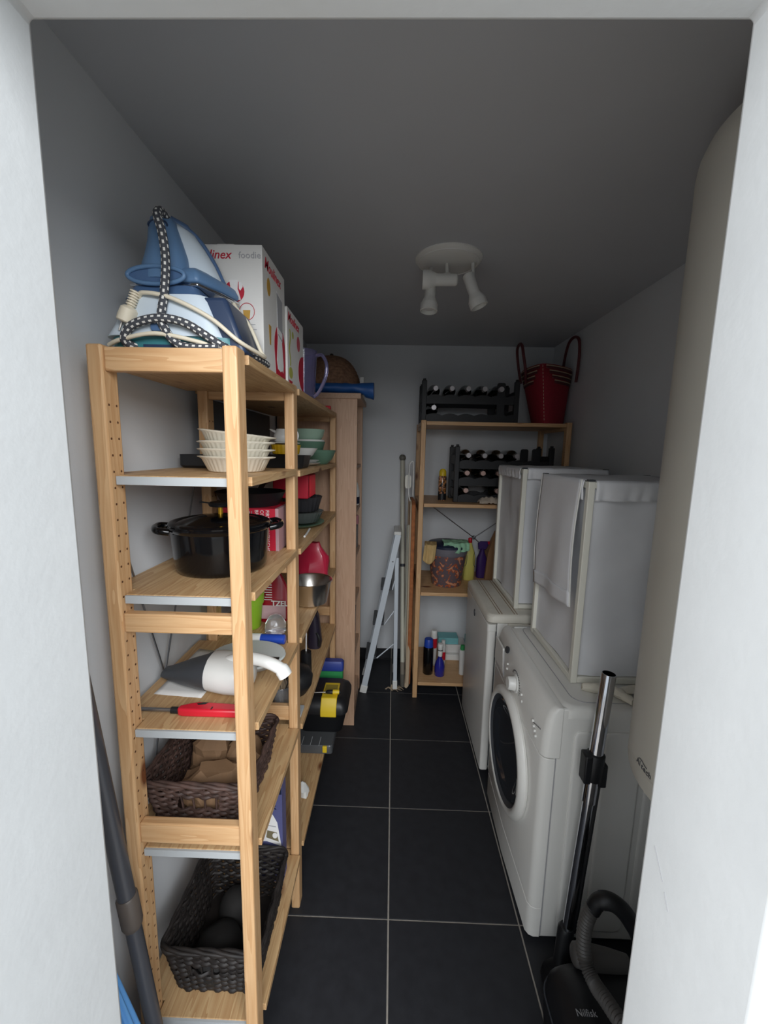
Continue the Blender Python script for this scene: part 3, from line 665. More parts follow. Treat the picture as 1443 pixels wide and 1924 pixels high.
def jar(cx, cz, s):
    return [(cx-0.30*s, cz+0.5*s), (cx+0.28*s, cz+0.5*s), (cx+0.22*s, cz-0.05*s), (cx+0.26*s, cz-0.12*s), (cx+0.40*s, cz-0.62*s), (cx+0.40*s, cz-0.70*s), (cx-0.40*s, cz-0.70*s), (cx-0.40*s, cz-0.62*s), (cx-0.25*s, cz-0.12*s), (cx-0.22*s, cz-0.05*s)]
flatf('printed_disc', [circle(-0.374, 1.958, 0.0235)], BY0, M_prred, bx)
flatf('printed_jar', [jar(-0.374, 1.965, 0.036), [(-0.363, 1.978), (-0.357, 1.978), (-0.354, 1.968), (-0.360, 1.960), (-0.363, 1.964)]], BY0-0.0004, M_prwhite, bx)
flatf('printed_lines', [[(-0.381, 1.9615), (-0.367, 1.9615), (-0.367, 1.963), (-0.381, 1.963)]] + [[(-0.353, 1.886-0.011*k), (-0.327+0.003*(k % 2), 1.886-0.011*k), (-0.327+0.003*(k % 2), 1.8875-0.011*k), (-0.353, 1.8875-0.011*k)] for k in range(7)], BY0, M_prgrey, bx)
rg = MB().tube([(-0.346+0.0175*math.cos(2*PI*k/28), BY0-0.0002, 1.915+0.0185*math.sin(2*PI*k/28)) for k in range(28)], 0.0008, 5, closed=True); build('printed_ring', rg, M_prred, bx)
flatf('printed_glass', [[(-0.355, 1.918), (-0.338, 1.918), (-0.340, 1.899), (-0.353, 1.899)]], BY0, M_prgold, bx)
flatf('printed_biscuit', [circle(-0.431, 1.978, 0.012, 0.015)], BY0, mat('brown print', srgb(140, 92, 62), 0.6), bx)
flats('printed_red_panel', [[(1.086, 1.86)]+[(1.138+0.052*math.cos(a), 1.86+0.062*math.sin(a)) for a in [PI*(1-k/16) for k in range(17)]]+[(1.191, 1.786), (1.100, 1.786)]], BX1, M_prred, bx)
flats('printed_blender', [[(1.112, 2.0), (1.160, 1.992), (1.162, 1.90), (1.156, 1.885), (1.170, 1.826), (1.165, 1.808), (1.155, 1.812), (1.140, 1.806), (1.115, 1.810), (1.106, 1.83), (1.118, 1.892), (1.113, 1.905)]], BX1+0.0004, M_prwhite, bx)
flats('printed_jar', [[(1.110, 1.995), (1.162, 1.988), (1.160, 1.908), (1.116, 1.914)], [(1.118, 1.895), (1.160, 1.886), (1.161, 1.890), (1.119, 1.899)]], BX1+0.0008, M_prgrey, bx)
flats('printed_glass', [circle(1.045, 1.985, 0.014, 0.020)], BX1, M_prgold, bx)
flats('printed_glass', [[(1.040, 1.90), (1.060, 1.90), (1.056, 1.855), (1.046, 1.855)]], BX1, M_prgold, bx)
b2 = thing('appliance_box', 'smaller white appliance box with lime stripe behind the large blender box', 'box', (-0.42, 1.3, zt))
build('carton', MB().prism(rrect(1.2, 1.405, zt, 1.995, 0.006, 3), -0.53, -0.304, 'yz'), M_card, b2, bevel=0.0012, smooth=0)
SX = -0.304
text('lettering', 'Moulinex', 0.036, frame((SX+0.0004, 1.208, 1.960), (0, 1, 0), (0, 0, 1)), M_prred, b2, shear=0.25, bold=0.0002)
flats('printed_swoosh', [[(1.404, 1.90)]+[(1.404-0.070*math.sin(a), 1.845-0.055*math.cos(a)*-1.0) for a in [PI*k/14 for k in range(15)]]+[(1.404, 1.786)], [(1.212, 1.800), (1.256, 1.800), (1.248, 1.790), (1.222, 1.788)]], SX, M_prred, b2)
flats('printed_stripe', [[(1.222+0.006*math.sin(k*0.8), 1.94-0.009*k) for k in range(12)]+[(1.232+0.006*math.sin(k*0.8), 1.94-0.009*k) for k in range(11, -1, -1)], circle(1.235, 1.822, 0.022, 0.016), circle(1.262, 1.932, 0.01)], SX+0.0005, mat('lime print', srgb(176, 176, 84), 0.6), b2)
flats('printed_badge', [circle(1.335, 1.925, 0.021, 0.022)], SX, mat('pink print', srgb(196, 90, 100), 0.6), b2)
jg = thing('jug', 'tall purple tinted clear plastic jug at the shelf edge', 'jug', (-0.336, 1.53, zt))
build('body', MB().lathe([(0.001, 0.0), (0.042, 0.0), (0.045, 0.004), (0.048, 0.05), (0.054, 0.16), (0.055, 0.166), (0.0515, 0.166), (0.0455, 0.05), (0.042, 0.008), (0.001, 0.007)], (-0.336, 1.53, zt), seg=40), M_purple, jg, smooth=40)
build('handle', MB().tube(spline([(-0.285, 1.52, zt+0.148), (-0.262, 1.515, zt+0.150), (-0.246, 1.51, zt+0.125), (-0.244, 1.51, zt+0.095), (-0.254, 1.512, zt+0.058), (-0.276, 1.52, zt+0.02), (-0.294, 1.523, zt+0.006)], 7), 0.0062, 10), M_purple, jg, smooth=60)
tag(build('clip', MB().box(-0.345, -0.308, 2.02, 2.05, 1.7825, 1.812), M_red, bevel=0.003), 'small red plastic clip at the far end of the left shelf top', 'clip')

# ------------------------------------------------------------------ on the bookcase
dm = thing('basket', 'domed brown woven basket on top of the beech bookcase', 'basket', (-0.37, 2.475, 1.897))
pf = []
for k in range(61):
    t = k/60; a = t*PI/2; r = 0.174*math.cos(a)**0.75 if k < 60 else 0.002; z = 0.235*math.sin(a)
    w = 0.0032*abs(math.sin(t*PI*17)); pf.append((r+w*math.cos(a), z+w*math.sin(a)))
build('dome', MB().lathe(pf, (-0.37, 2.475, 1.898), seg=96, ripple=lambda t, r, z: 0.016*math.sin(t*44+int(z/0.0138)*PI)), M_straw, dm, smooth=50)
build('knob', MB().lathe([(0.006, 0), (0.009, 0.006), (0.011, 0.013), (0.008, 0.019), (0.001, 0.021)], (-0.37, 2.475, 2.131), seg=16), mat('dark wood knob', srgb(60, 40, 32), 0.5), dm)
bb2 = MB(); rings = []
for k in range(25):
    t = k/24; x = -0.45+0.338*t; sag = max(0, (t-0.72)/0.28); rz = 0.027+0.018*sag; rings.append([(x, 2.252+0.040*math.cos(a)+0.004*noise.noise(Vector((x*20, a, 0))), 1.899+rz-0.030*sag+rz*math.sin(a)*(1+0.05*noise.noise(Vector((x*24, a*2, 3))))) for a in [2*PI*j/20 for j in range(20)]])
bb2.loft(rings); crumple(bb2, 0.003, 26)
for i, p in enumerate(bb2.v):
    if p[0] < -0.165 and p[2] < 1.898: bb2.v[i] = (p[0], p[1], 1.898)
tag(build('rolled_bag', bb2, M_bluebag, smooth=60), 'rolled blue shiny bag overhanging the top of the beech bookcase', 'bag')
tag(build('carton', MB().box(-0.200, -0.176, 2.40, 2.45, 1.8975, 2.012), M_card, bevel=0.003), 'narrow white carton on the bookcase beside the domed basket', 'box')
vb = thing('bottle', 'white bottle with a blue cap inside the beech bookcase', 'bottle', (-0.236, 2.52, 1.2705))
build('body', MB().lathe([(0.03, 0), (0.033, 0.006), (0.033, 0.085), (0.024, 0.125), (0.014, 0.15), (0.014, 0.155)], (-0.236, 2.52, 1.2705), seg=20), M_white, vb)
build('cap', MB().lathe([(0.016, 0.153), (0.016, 0.172), (0.012, 0.175)], (-0.236, 2.52, 1.2705), seg=16), M_bluep, vb)
build('label', MB().lathe([(0.0335, 0.008), (0.0335, 0.05)], (-0.236, 2.52, 1.2705), seg=20), M_navylid, vb)
pj = thing('jar', 'pink lidded jar inside the beech bookcase, below the white bottle', 'jar', (-0.238, 2.52, 1.0005))
build('body', MB().lathe([(0.026, 0), (0.029, 0.005), (0.029, 0.14), (0.024, 0.15)], (-0.238, 2.52, 1.0005), seg=18), M_clear, pj)
build('lid', MB().lathe([(0.030, 0.15), (0.032, 0.156), (0.032, 0.20), (0.028, 0.204)], (-0.238, 2.52, 1.0005), seg=18), mat('pink lid', srgb(206, 140, 150), 0.35), pj)
for k, (yy, zz, h, lb) in enumerate(((2.27, 0.7205, 0.26, 'dark folder leaning in the beech bookcase, upper of two'), (2.30, 0.4005, 0.28, 'dark folder standing in the beech bookcase, lower of two'))):
    tag(build('folder', MB().prism([(yy, zz), (yy+0.022, zz), (yy+0.07, zz+h), (yy+0.048, zz+h)], -0.42, -0.204, 'yz'), M_dark, bevel=0.002), lb, 'folder')

# ------------------------------------------------------------------ shelf 2 : dishes
def dish(z, label, tilt=0.0, first=None):
    d = thing('gratin_dish', label, 'dish', (-0.392, 1.03, z), 'stacked ribbed gratin dishes')
    def R_(rx, ry, zz, rib, ear=0):
        out = []
        for k in range(160):
            a = 2*PI*k/160; q = 1+(0.013*math.cos(a*40) if rib else 0); e = ear*max(0, abs(math.cos(a))-0.93)/0.07
            out.append((rx*q*math.cos(a)+math.copysign(e, math.cos(a)), ry*q*math.sin(a), zz))
        return out
    T = Matrix.Translation((-0.392, 1.03, z)) @ Matrix.Rotation(tilt, 4, 'Y')
    mb = MB().loft([R_(0.060, 0.074, 0, 0), R_(0.064, 0.078, 0.003, 1), R_(0.078, 0.091, 0.031, 1), R_(0.084, 0.098, 0.034, 0, 0.011), R_(0.085, 0.099, 0.0365, 0, 0.012), R_(0.081, 0.095, 0.0375, 0, 0.008), R_(0.074, 0.088, 0.032, 0), R_(0.058, 0.072, 0.005, 0)], T=T)
    build('bowl', mb, M_ceramic, d, smooth=50); return d
dish(1.5455, 'ribbed cream oval gratin dish, lowest of the stack on the pine shelf')
dish(1.5635, 'ribbed cream oval gratin dish, second from the bottom of the stack')
dish(1.5815, 'ribbed cream oval gratin dish, third from the bottom of the stack')
dish(1.603, 'ribbed cream oval gratin dish lying tilted on top of the stack', 0.10)
tag(build('tray', MB().loft([[(x, y, z) for x, y in rrect(-0.597+d, -0.465-d, 1.135+d, 1.213-d, 0.015)] for d, z in ((0.006, 1.5455), (0, 1.552), (0, 1.583), (0.003, 1.583), (0.009, 1.556))]), M_black, smooth=40), 'black oven tray behind the stack of gratin dishes', 'tray')
tag(build('wall_board', MB().prism([(1.286, 1.539), (1.98, 1.539), (1.98, 1.755), (1.286, 1.755)], -0.603, -0.590, 'yz'), mat('slate board', srgb(74, 77, 82), 0.6), bevel=0.003), 'dark slate board standing against the wall on the upper pine shelf', 'board')
tag(build('baking_dish', MB().loft([[(x, y, z) for x, y in rrect(-0.455+d, -0.296-d, 1.36+d, 1.50-d, 0.02)] for d, z in ((0.012, 1.5385), (0.008, 1.541), (0, 1.580), (-0.002, 1.582), (0.004, 1.582), (0.012, 1.546))]), M_black, smooth=40), 'black rectangular baking dish under the mustard bowl', 'dish')
tag(build('ribbed_bowl', MB().lathe([(0.036, 0), (0.044, 0.003), (0.049, 0.03), (0.049, 0.034), (0.045, 0.034), (0.040, 0.006)], (-0.372, 1.43, 1.583), seg=80, ripple=lambda t, r, z: 0.02*math.cos(20*t)), M_mustard, smooth=50), 'ribbed mustard yellow bowl stacked on the black baking dish', 'bowl')
pt = thing('milk_jug', 'small white milk jug standing on the mustard bowl', 'jug', (-0.385, 1.43, 1.618))
build('saucer', MB().lathe([(0.03, 0), (0.05, 0.004), (0.052, 0.007), (0.03, 0.005)], (-0.375, 1.43, 1.618), seg=28), M_white, pt)
build('body', MB().lathe([(0.022, 0.006), (0.030, 0.012), (0.033, 0.03), (0.025, 0.044), (0.023, 0.052), (0.020, 0.052), (0.02, 0.02)], (-0.38, 1.43, 1.618), seg=26), M_white, pt, smooth=50)
build('handle', MB().tube(spline([(-0.352, 1.42, 1.662), (-0.332, 1.415, 1.662), (-0.326, 1.413, 1.645), (-0.336, 1.416, 1.630), (-0.352, 1.42, 1.630)], 6), 0.0035, 8), M_white, pt, smooth=60)
build('spout', MB().loft([ell(-0.404, 1.43, 1.657, 0.010, 0.010, 12), ell(-0.414, 1.43, 1.664, 0.010, 0.007, 12), ell(-0.424, 1.43, 1.669, 0.006, 0.004, 12)]), M_white, pt, smooth=60)
def bowl(name, c, r0, r1, h, m, label, T=None, cat='bowl', seg=36, **k):
    mb = MB().lathe([(0.001, 0), (r0, 0), (r0+0.002, 0.002), (r0+(r1-r0)*0.6, h*0.4), (r1, h), (r1-0.003, h+0.001), (r0+(r1-r0)*0.55-0.003, h*0.42), (r0-0.004, 0.005), (0.001, 0.005)], c, seg=seg, **k)
    return tag(build(name, mb, m, smooth=50), label, cat)
bowl('plate', (-0.365, 1.64, 1.5385), 0.035, 0.075, 0.012, M_white, 'white plate at the bottom of the crockery by the green bowls', cat='plate')
bowl('plate', (-0.365, 1.64, 1.548), 0.035, 0.070, 0.013, M_white, 'white plate second in the small stack by the green bowls', cat='plate')
bowl('bowl', (-0.375, 1.63, 1.562), 0.03, 0.075, 0.045, M_white, 'white conical bowl on the small plate stack by the green bowls')
bowl('bowl', (-0.345, 1.87, 1.5385), 0.045, 0.085, 0.062, M_sage2, 'large dark green bowl under the nested green bowls')
bowl('bowl', (-0.385, 1.86, 1.575), 0.05, 0.078, 0.062, M_sage2, 'dark green bowl nested in the middle of the green bowl stack')
bowl('bowl', (-0.385, 1.86, 1.617), 0.066, 0.074, 0.028, M_white, 'white bowl between the green bowls of the stack')
bowl('bowl', (-0.385, 1.86, 1.640), 0.055, 0.076, 0.050, M_sage, 'pale green bowl on top of the green bowl stack')

# ------------------------------------------------------------------ shelf 3 : pot and baking things
po = thing('casserole', 'big black enamel cooking pot with lid on the middle pine shelf', 'pot', (-0.432, 1.015, 1.3005))
build('pot_body', MB().lathe([(0.001, 0), (0.100, 0), (0.106, 0.004), (0.110, 0.015), (0.117, 0.102), (0.121, 0.106), (0.1235, 0.111), (0.121, 0.115), (0.114, 0.113), (0.112, 0.10), (0.104, 0.008), (0.001, 0.007)], (-0.432, 1.015, 1.3005), seg=72), M_enamel, po, smooth=40)
lid = build('pot_lid', MB().lathe([(0.120, 0.114), (0.121, 0.118), (0.117, 0.122), (0.107, 0.124), (0.10, 0.121), (0.09, 0.124), (0.05, 0.133), (0.015, 0.138), (0.001, 0.138)], (-0.432, 1.015, 1.3005), seg=72), M_enamel, po, smooth=35)
build('knob_stem', MB().lathe([(0.006, 0.136), (0.006, 0.158)], (-0.432, 1.015, 1.3005), seg=16), mat('brass knob stem', srgb(206, 158, 40), 0.3, 0.6), lid)
build('lid_knob', MB().lathe([(0.018, 0.156), (0.026, 0.158), (0.028, 0.163), (0.024, 0.168), (0.001, 0.170)], (-0.432, 1.015, 1.3005), seg=32), M_black, lid, smooth=40)
for s in (-1, 1):
    cx = -0.432+s*0.108
    _q = Matrix.Translation((-0.432, 1.015, 0)) @ Matrix.Rotation(0.42, 4, 'Z') @ Matrix.Translation((0.432, -1.015, 0))
    build('pot_handle', MB().tube([_q @ v for v in spline([(cx+s*0.006, 0.972, 1.405), (cx+s*0.030, 0.976, 1.409), (cx+s*0.038, 1.0, 1.410), (cx+s*0.038, 1.03, 1.410), (cx+s*0.030, 1.054, 1.409), (cx+s*0.006, 1.058, 1.405)], 6)], 0.0085, 10), M_enamel, po, smooth=60)
fb = thing('fire_blanket', 'red fire blanket box with white lettering behind the black pot', 'box', (-0.41, 1.28, 1.3005))
build('carton', MB().box(-0.50, -0.335, 1.190, 1.365, 1.3005, 1.428), M_prred, fb, bevel=0.0012, smooth=0)
build('grey_band', MB().box(-0.344, -0.3345, 1.1893, 1.3655, 1.3005, 1.4283), mat('rose grey print', srgb(176, 140, 146), 0.6), fb, smooth=0)
DT_ = lambda x: frame((x, 1.1888, 1.424), (0, 0, -1), (1, 0, 0))
for x, s in ((-0.372, 'FIREBLANKET'), (-0.388, 'COUV. ANTI-FEU'), (-0.404, 'BRANDDEKEN')):
    text('lettering', s, 0.0145, DT_(x), M_prwhite, fb)
text('lettering', 'LOSCHDECKE', 0.0145, frame((-0.372, 1.1888, 1.352), (0, 0, -1), (1, 0, 0)), M_prwhite, fb)
text('lettering', 'PATROL', 0.009, frame((-0.343, 1.1885, 1.405), (0, 0, -1), (1, 0, 0)), M_prdark, fb)
flatf('printed_lines', [[(-0.415-0.006*k, 1.32), (-0.413-0.006*k, 1.32), (-0.413-0.006*k, 1.42), (-0.415-0.006*k, 1.42)] for k in range(5)], 1.189, M_prgrey, fb)
pn = thing('frying_pan', 'black frying pan lying on the red fire blanket box', 'pan', (-0.44, 1.285, 1.4285))
build('pan_body', MB().lathe([(0.001, 0), (0.085, 0), (0.105, 0.04), (0.107, 0.042), (0.103, 0.042), (0.083, 0.004), (0.001, 0.004)], (-0.445, 1.28, 1.4285), seg=48), M_black, pn, smooth=40)
build('pan_handle', MB().tube([(-0.45, 1.38, 1.465), (-0.46, 1.45, 1.48), (-0.465, 1.52, 1.482)], 0.010, 8, flat=0.6), M_black, pn)
tag(build('oval_plate', MB().lathe([(0.001, 0), (0.06, 0), (0.085, 0.010), (0.092, 0.015), (0.088, 0.016), (0.06, 0.004), (0.001, 0.004)], (-0.375, 1.68, 1.2905), seg=48, ell=(1, 1.35)), M_sage2, smooth=50), 'dark green oval platter under the glass pie dish', 'plate')
tag(build('pie_dish', MB().lathe([(0.06, 0), (0.066, 0.002), (0.086, 0.042), (0.092, 0.045), (0.088, 0.046), (0.062, 0.006)], (-0.375, 1.68, 1.306), seg=96, ripple=lambda t, r, z: 0.02*math.cos(30*t)), mat('smoky glass dish', srgb(120, 126, 124), 0.08, trans=0.35), smooth=50), 'fluted smoky glass pie dish on the green platter', 'dish')
tag(build('cake_tin', MB().lathe([(0.062, 0), (0.066, 0.003), (0.082, 0.058), (0.085, 0.060), (0.080, 0.060), (0.062, 0.008)], (-0.375, 1.68, 1.352), seg=96, ripple=lambda t, r, z: 0.03*math.cos(24*t)), mat('anthracite tin', srgb(72, 72, 76), 0.3, 0.4), smooth=50), 'anthracite fluted cake tin stacked in the pie dish', 'tin')
rb = MB().box(-0.462, -0.325, 1.57, 1.72, 1.4135, 1.505)
rbx = thing('plastic_box', 'red plastic box on the fluted cake tin', 'box', (-0.39, 1.64, 1.4135))
build('shell', rb, M_prred, rbx, bevel=0.004)
for k in range(9):
    build('rib', MB().box(-0.326, -0.3215, 1.60+0.012*k, 1.604+0.012*k, 1.42, 1.50), M_red, rbx)
tag(build('spoon', MB().tube(spline([(-0.312, 1.44, 1.2935), (-0.315, 1.50, 1.2945), (-0.318, 1.56, 1.298)], 6), 0.004, 8), M_white, smooth=60), 'white plastic spoon at the edge of the middle pine shelf', 'spoon')

# ------------------------------------------------------------------ shelf 4
def packet(name, x0, x1, y0, y1, z0, h, m, label, seed, lean=0.0, amt=0.012):
    rings = []
    for k in range(11):
        t = k/10; w = 1-0.12*t**2-(0.35*max(0, t-0.7)/0.3); dpt = 1-0.75*t**1.5; cx, cy = (x0+x1)/2, (y0+y1)/2+lean*t
        rings.append(ell(cx, cy, z0+h*t, (x1-x0)/2*w, (y1-y0)/2*dpt, 20, 3.0))
    mb = MB().loft(rings); low = [p for p in mb.v]; amt *= 1.5
    crumple(mb, amt, 14, seed)
    mb.v = [(p[0], p[1], max(z0, p[2]) if q[2] > z0+1e-4 else z0) for p, q in zip(mb.v, low)]
    o = build(name, mb, m, smooth=14); return tag(o, label, 'bag')
packet('packet', -0.43, -0.272, 1.70, 1.79, 0.9905, 0.215, mat('red foil', srgb(176, 30, 60), 0.35, coat=0.3), 'crumpled red foil packet standing behind the steel bowl', 3, 0.02)
rb2 = packet('packet', -0.47, -0.365, 1.38, 1.45, 0.9905, 0.17, mat('dark red foil', srgb(160, 20, 40), 0.3, coat=0.3), 'red snack bag with white lettering behind the lime pot', 8, 0.0, 0.006)
flatf('printed_label', [rrect(-0.462, -0.368, 1.005, 1.055, 0.004, 2)], 1.379, mat('pale pink print', srgb(206, 170, 176), 0.5), rb2)
text('lettering', 'TZEL', 0.026, frame((-0.418, 1.377, 1.055), (1, 0, 0), (0, 0, 1)), M_prwhite, rb2, bold=0.0008)
flatf('printed_lines', [[(-0.445+0.004*(k % 3), 1.075+0.009*k), (-0.415, 1.075+0.009*k), (-0.415, 1.078+0.009*k), (-0.445+0.004*(k % 3), 1.078+0.009*k)] for k in range(8)], 1.3775, M_prwhite, rb2)
tag(build('steel_bowl', MB().lathe([(0.001, 0), (0.052, 0), (0.066, 0.006), (0.084, 0.090), (0.089, 0.094), (0.090, 0.096), (0.087, 0.097), (0.081, 0.092), (0.054, 0.007), (0.001, 0.005)], (-0.322, 1.585, 0.9905), seg=56), M_steel, smooth=40), 'shiny stainless steel bowl at the front of the pine shelf', 'bowl')
tag(build('plant_pot', MB().lathe([(0.001, 0), (0.042, 0), (0.044, 0.002), (0.052, 0.085), (0.056, 0.087), (0.058, 0.125), (0.054, 0.125), (0.040, 0.006), (0.001, 0.005)], (-0.492, 1.345, 0.9905), seg=40), M_green, smooth=40), 'lime green plastic plant pot below the black cooking pot', 'pot')
gd = thing('glass_dome', 'small clear glass dome beside the lime plant pot', 'glass', (-0.38, 1.31, 0.9905))
build('dome', MB().lathe([(0.034, 0), (0.036, 0.004), (0.034, 0.03), (0.022, 0.052), (0.006, 0.060), (0.001, 0.0605)], (-0.385, 1.31, 0.9905), seg=28), M_clear, gd, smooth=50)
wb = thing('spray_tube', 'tube bottle with white cap and blue body lying on the pine shelf', 'bottle', (-0.41, 1.205, 0.9975))
build('cap', MB().lathe([(0.015, 0), (0.0165, 0.002), (0.0165, 0.075)], (-0.475, 1.205, 1.0145), (1, 0, 0), 24), M_white, wb, smooth=40)
build('body', MB().lathe([(0.0145, 0.075), (0.0150, 0.078), (0.0150, 0.148), (0.012, 0.151)], (-0.475, 1.205, 1.0145), (1, 0, 0), 24), M_bluep, wb, smooth=40)
sc = thing('kitchen_scale', 'round pale grey kitchen scale behind the handheld vacuum', 'scale', (-0.41, 1.10, 0.9975))
build('base', MB().lathe([(0.05, 0), (0.075, 0.004), (0.088, 0.018)], (-0.40, 1.09, 0.9975), seg=40, ell=(1.12, 0.9)), M_strip, sc, smooth=40)
build('platform', MB().lathe([(0.088, 0.018), (0.094, 0.022), (0.092, 0.027), (0.001, 0.029)], (-0.40, 1.09, 0.9975), seg=48, ell=(1.12, 0.9)), mat('pale grey plastic', srgb(196, 202, 200), 0.4), sc, smooth=40)
build('display', MB().box(-0.335, -0.305, 1.05, 1.07, 1.0255, 1.0275), M_black, sc, smooth=0)
hv = thing('handheld_vacuum', 'white handheld vacuum with a dark grey nozzle on the pine shelf', 'vacuum', (-0.42, 0.97, 0.9975))
def ex(x, cy, cz, ry, rz, n=28, p=2.3):
    return [(x, cy+ry*math.copysign(abs(math.cos(a))**(2/p), math.cos(a)), cz+rz*math.copysign(abs(math.sin(a))**(2/p), math.sin(a))) for a in [2*PI*k/n for k in range(n)]]
zb = 0.9985
build('nozzle', MB().loft([ex(-0.590, 1.0, zb+0.016, 0.022, 0.009), ex(-0.575, 0.998, zb+0.017, 0.028, 0.012), ex(-0.52, 0.985, zb+0.028, 0.045, 0.026), ex(-0.47, 0.972, zb+0.038, 0.055, 0.037), ex(-0.452, 0.968, zb+0.042, 0.058, 0.041)]), M_dark, hv, smooth=40)
build('nozzle_band', MB().loft([ex(-0.466, 0.972, zb+0.039, 0.0565, 0.0385), ex(-0.448, 0.968, zb+0.0435, 0.0595, 0.0425)]), M_dark, hv, smooth=40)
build('motor_body', MB().loft([ex(-0.449, 0.968, zb+0.044, 0.057, 0.042), ex(-0.43, 0.964, zb+0.045, 0.060, 0.0445), ex(-0.40, 0.956, zb+0.046, 0.060, 0.0455), ex(-0.37, 0.948, zb+0.047, 0.056, 0.044), ex(-0.348, 0.944, zb+0.048, 0.046, 0.036), ex(-0.335, 0.942, zb+0.049, 0.030, 0.024)]), M_white, hv, smooth=50)
build('handle', MB().tube(spline([(-0.40, 0.95, zb+0.078), (-0.36, 0.945, zb+0.092), (-0.32, 0.940, zb+0.091), (-0.285, 0.936, zb+0.082), (-0.262, 0.934, zb+0.070), (-0.252, 0.933, zb+0.055)], 5), [0.0165]*10+[0.0165]*10+[0.0195]*6, 14, flat=0.85), M_white, hv, smooth=50)
def sheet(u, v):
    a = Vector((-0.578, 0.925)).lerp(Vector((-0.455, 0.915)), u); b = Vector((-0.575, 1.16)).lerp(Vector((-0.45, 1.14)), u); p = a.lerp(b, v)
    return (p.x, p.y, 0.9978+0.0012*abs(noise.noise(Vector((u*3, v*3, 1))))+0.006*max(0, u-0.8)*v*0)
tag(build('paper_sheet', MB().grid(sheet, 10, 10), M_card, smooth=60, thick=0.0005), 'sheet of white paper lying under the handheld vacuum', 'paper')
li = thing('gas_lighter', 'red long-nosed gas lighter at the near edge of the pine shelf', 'lighter', (-0.45, 0.855, 0.997))
zl = 1.0075
build('grip', MB().prism([(-0.478, 0.8455), (-0.478, 0.859), (-0.455, 0.870), (-0.438, 0.875), (-0.40, 0.874), (-0.34, 0.871), (-0.326, 0.866), (-0.326, 0.849), (-0.34, 0.843), (-0.43, 0.842), (-0.465, 0.842)], 0.9975, 1.0165), M_red, li, bevel=0.005, seg=3)
build('trigger_hole', MB().loft([[(x, y, z) for x, y in [(-0.441, 0.866), (-0.426, 0.871), (-0.416, 0.871), (-0.420, 0.864), (-0.436, 0.861)]] for z in (1.012, 1.0168)]), M_black, li)
build('flame_dial', MB().box(-0.401, -0.398, 0.846, 0.855, 1.015, 1.0172), M_black, li)
build('collar', MB().lathe([(0.0075, 0), (0.0075, 0.018)], (-0.494, 0.8535, zl-0.001), (1, 0, 0), 16), M_black, li)
build('barrel', MB().lathe([(0.0035, 0), (0.0042, 0.002), (0.0042, 0.078)], (-0.570, 0.8535, zl-0.001), (1, 0, 0), 14), M_rod, li)

# ------------------------------------------------------------------ wicker baskets
def wicker(label, x0, x1, y0, y1, z0, h, taper, m, slots, rows):
    b = thing('wicker_basket', label, 'basket', ((x0+x1)/2, (y0+y1)/2, z0))
    def path(t, off, n=132):
        tp = taper*(1-t); P = rrect(x0+tp-off, x1-tp+off, y0+tp-off, y1-tp+off, 0.022, 5)
        out = []; L = []
        m_ = len(P); d = [math.dist(P[i], P[(i+1) % m_]) for i in range(m_)]; tot = sum(d); acc = 0; i = 0
        for k in range(n):
            s = tot*k/n
            while acc+d[i] < s and i < m_-1: acc += d[i]; i += 1
            f = (s-acc)/max(d[i], 1e-9); p, q = P[i], P[(i+1) % m_]; out.append((p[0]+(q[0]-p[0])*f, p[1]+(q[1]-p[1])*f))
        return out
    n = 132; w = MB(); dz = (h-0.012)/rows
    for r in range(rows):
        t = (r+0.5)/rows; z = z0+0.005+dz*(r+0.5)
        base = path(t, 0); cx, cy = (x0+x1)/2, (y0+y1)/2; pts = []
        for k, (x, y) in enumerate(base):
            o = 0.0042*math.sin(PI*k/3+(r % 2)*PI)+0.002*noise.noise(Vector((x*40, y*40, r*3.1)))
            nx = 0; ny = 0
            if abs(x-cx)/(x1-x0) > abs(y-cy)/(y1-y0): nx = math.copysign(1, x-cx)
            else: ny = math.copysign(1, y-cy)
            pts.append((x+nx*o, y+ny*o, z+0.0034*noise.noise(Vector((x*26, y*26, r*5.7)))))
        rad = dz*0.56
        if slots and slots[0] < t < slots[1]:
            run = []
            keep = lambda p: not (p[1] < y0+taper+0.02 and any(a < p[0] < c for a, c in slots[2]))
            st0 = next(k for k in range(n) if not keep(pts[k])) if any(not keep(p) for p in pts) else 0
            for k in range(n+1):
                p = pts[(st0+k) % n]
                if keep(p) and k < n: run.append(p)
                else:
                    if len(run) > 2: w.tube(run, rad, 6)
                    run = []
        else: w.tube(pts, rad, 6, closed=True)
    stuff(build('weave', w, m, b, smooth=60))
    stk = MB()
    A, B = path(0, 0, 66), path(1, 0, 66)
    for k in range(66):
        if k % 2 == 0: stk.tube([(A[k][0], A[k][1], z0+0.002), (B[k][0], B[k][1], z0+h-0.004)], 0.0028, 5)
    stuff(build('stakes', stk, m, b, smooth=60))
    rim = MB()
    for ph in (0, 2*PI/3, 4*PI/3):
        P = path(1, 0.002); q = []
        for k, (x, y) in enumerate(P):
            a = 2*PI*k/24+ph; ox = 0.0045*math.cos(a); dx, dy = x-(x0+x1)/2, y-(y0+y1)/2
            if abs(dx)/(x1-x0) > abs(dy)/(y1-y0): q.append((x+math.copysign(ox, dx)*(1 if dx*ox >= 0 else 1), y, z0+h+0.0045*math.sin(a)))
            else: q.append((x, y+ox, z0+h+0.0045*math.sin(a)))
        rim.tube(q, 0.0046, 7, closed=True)
    build('rim', crumple(rim, 0.0015, 50), m, b, smooth=60)
    build('bottom', MB().prism(rrect(x0+taper, x1-taper, y0+taper, y1-taper, 0.02, 4), z0, z0+0.006), m, b)
    return b
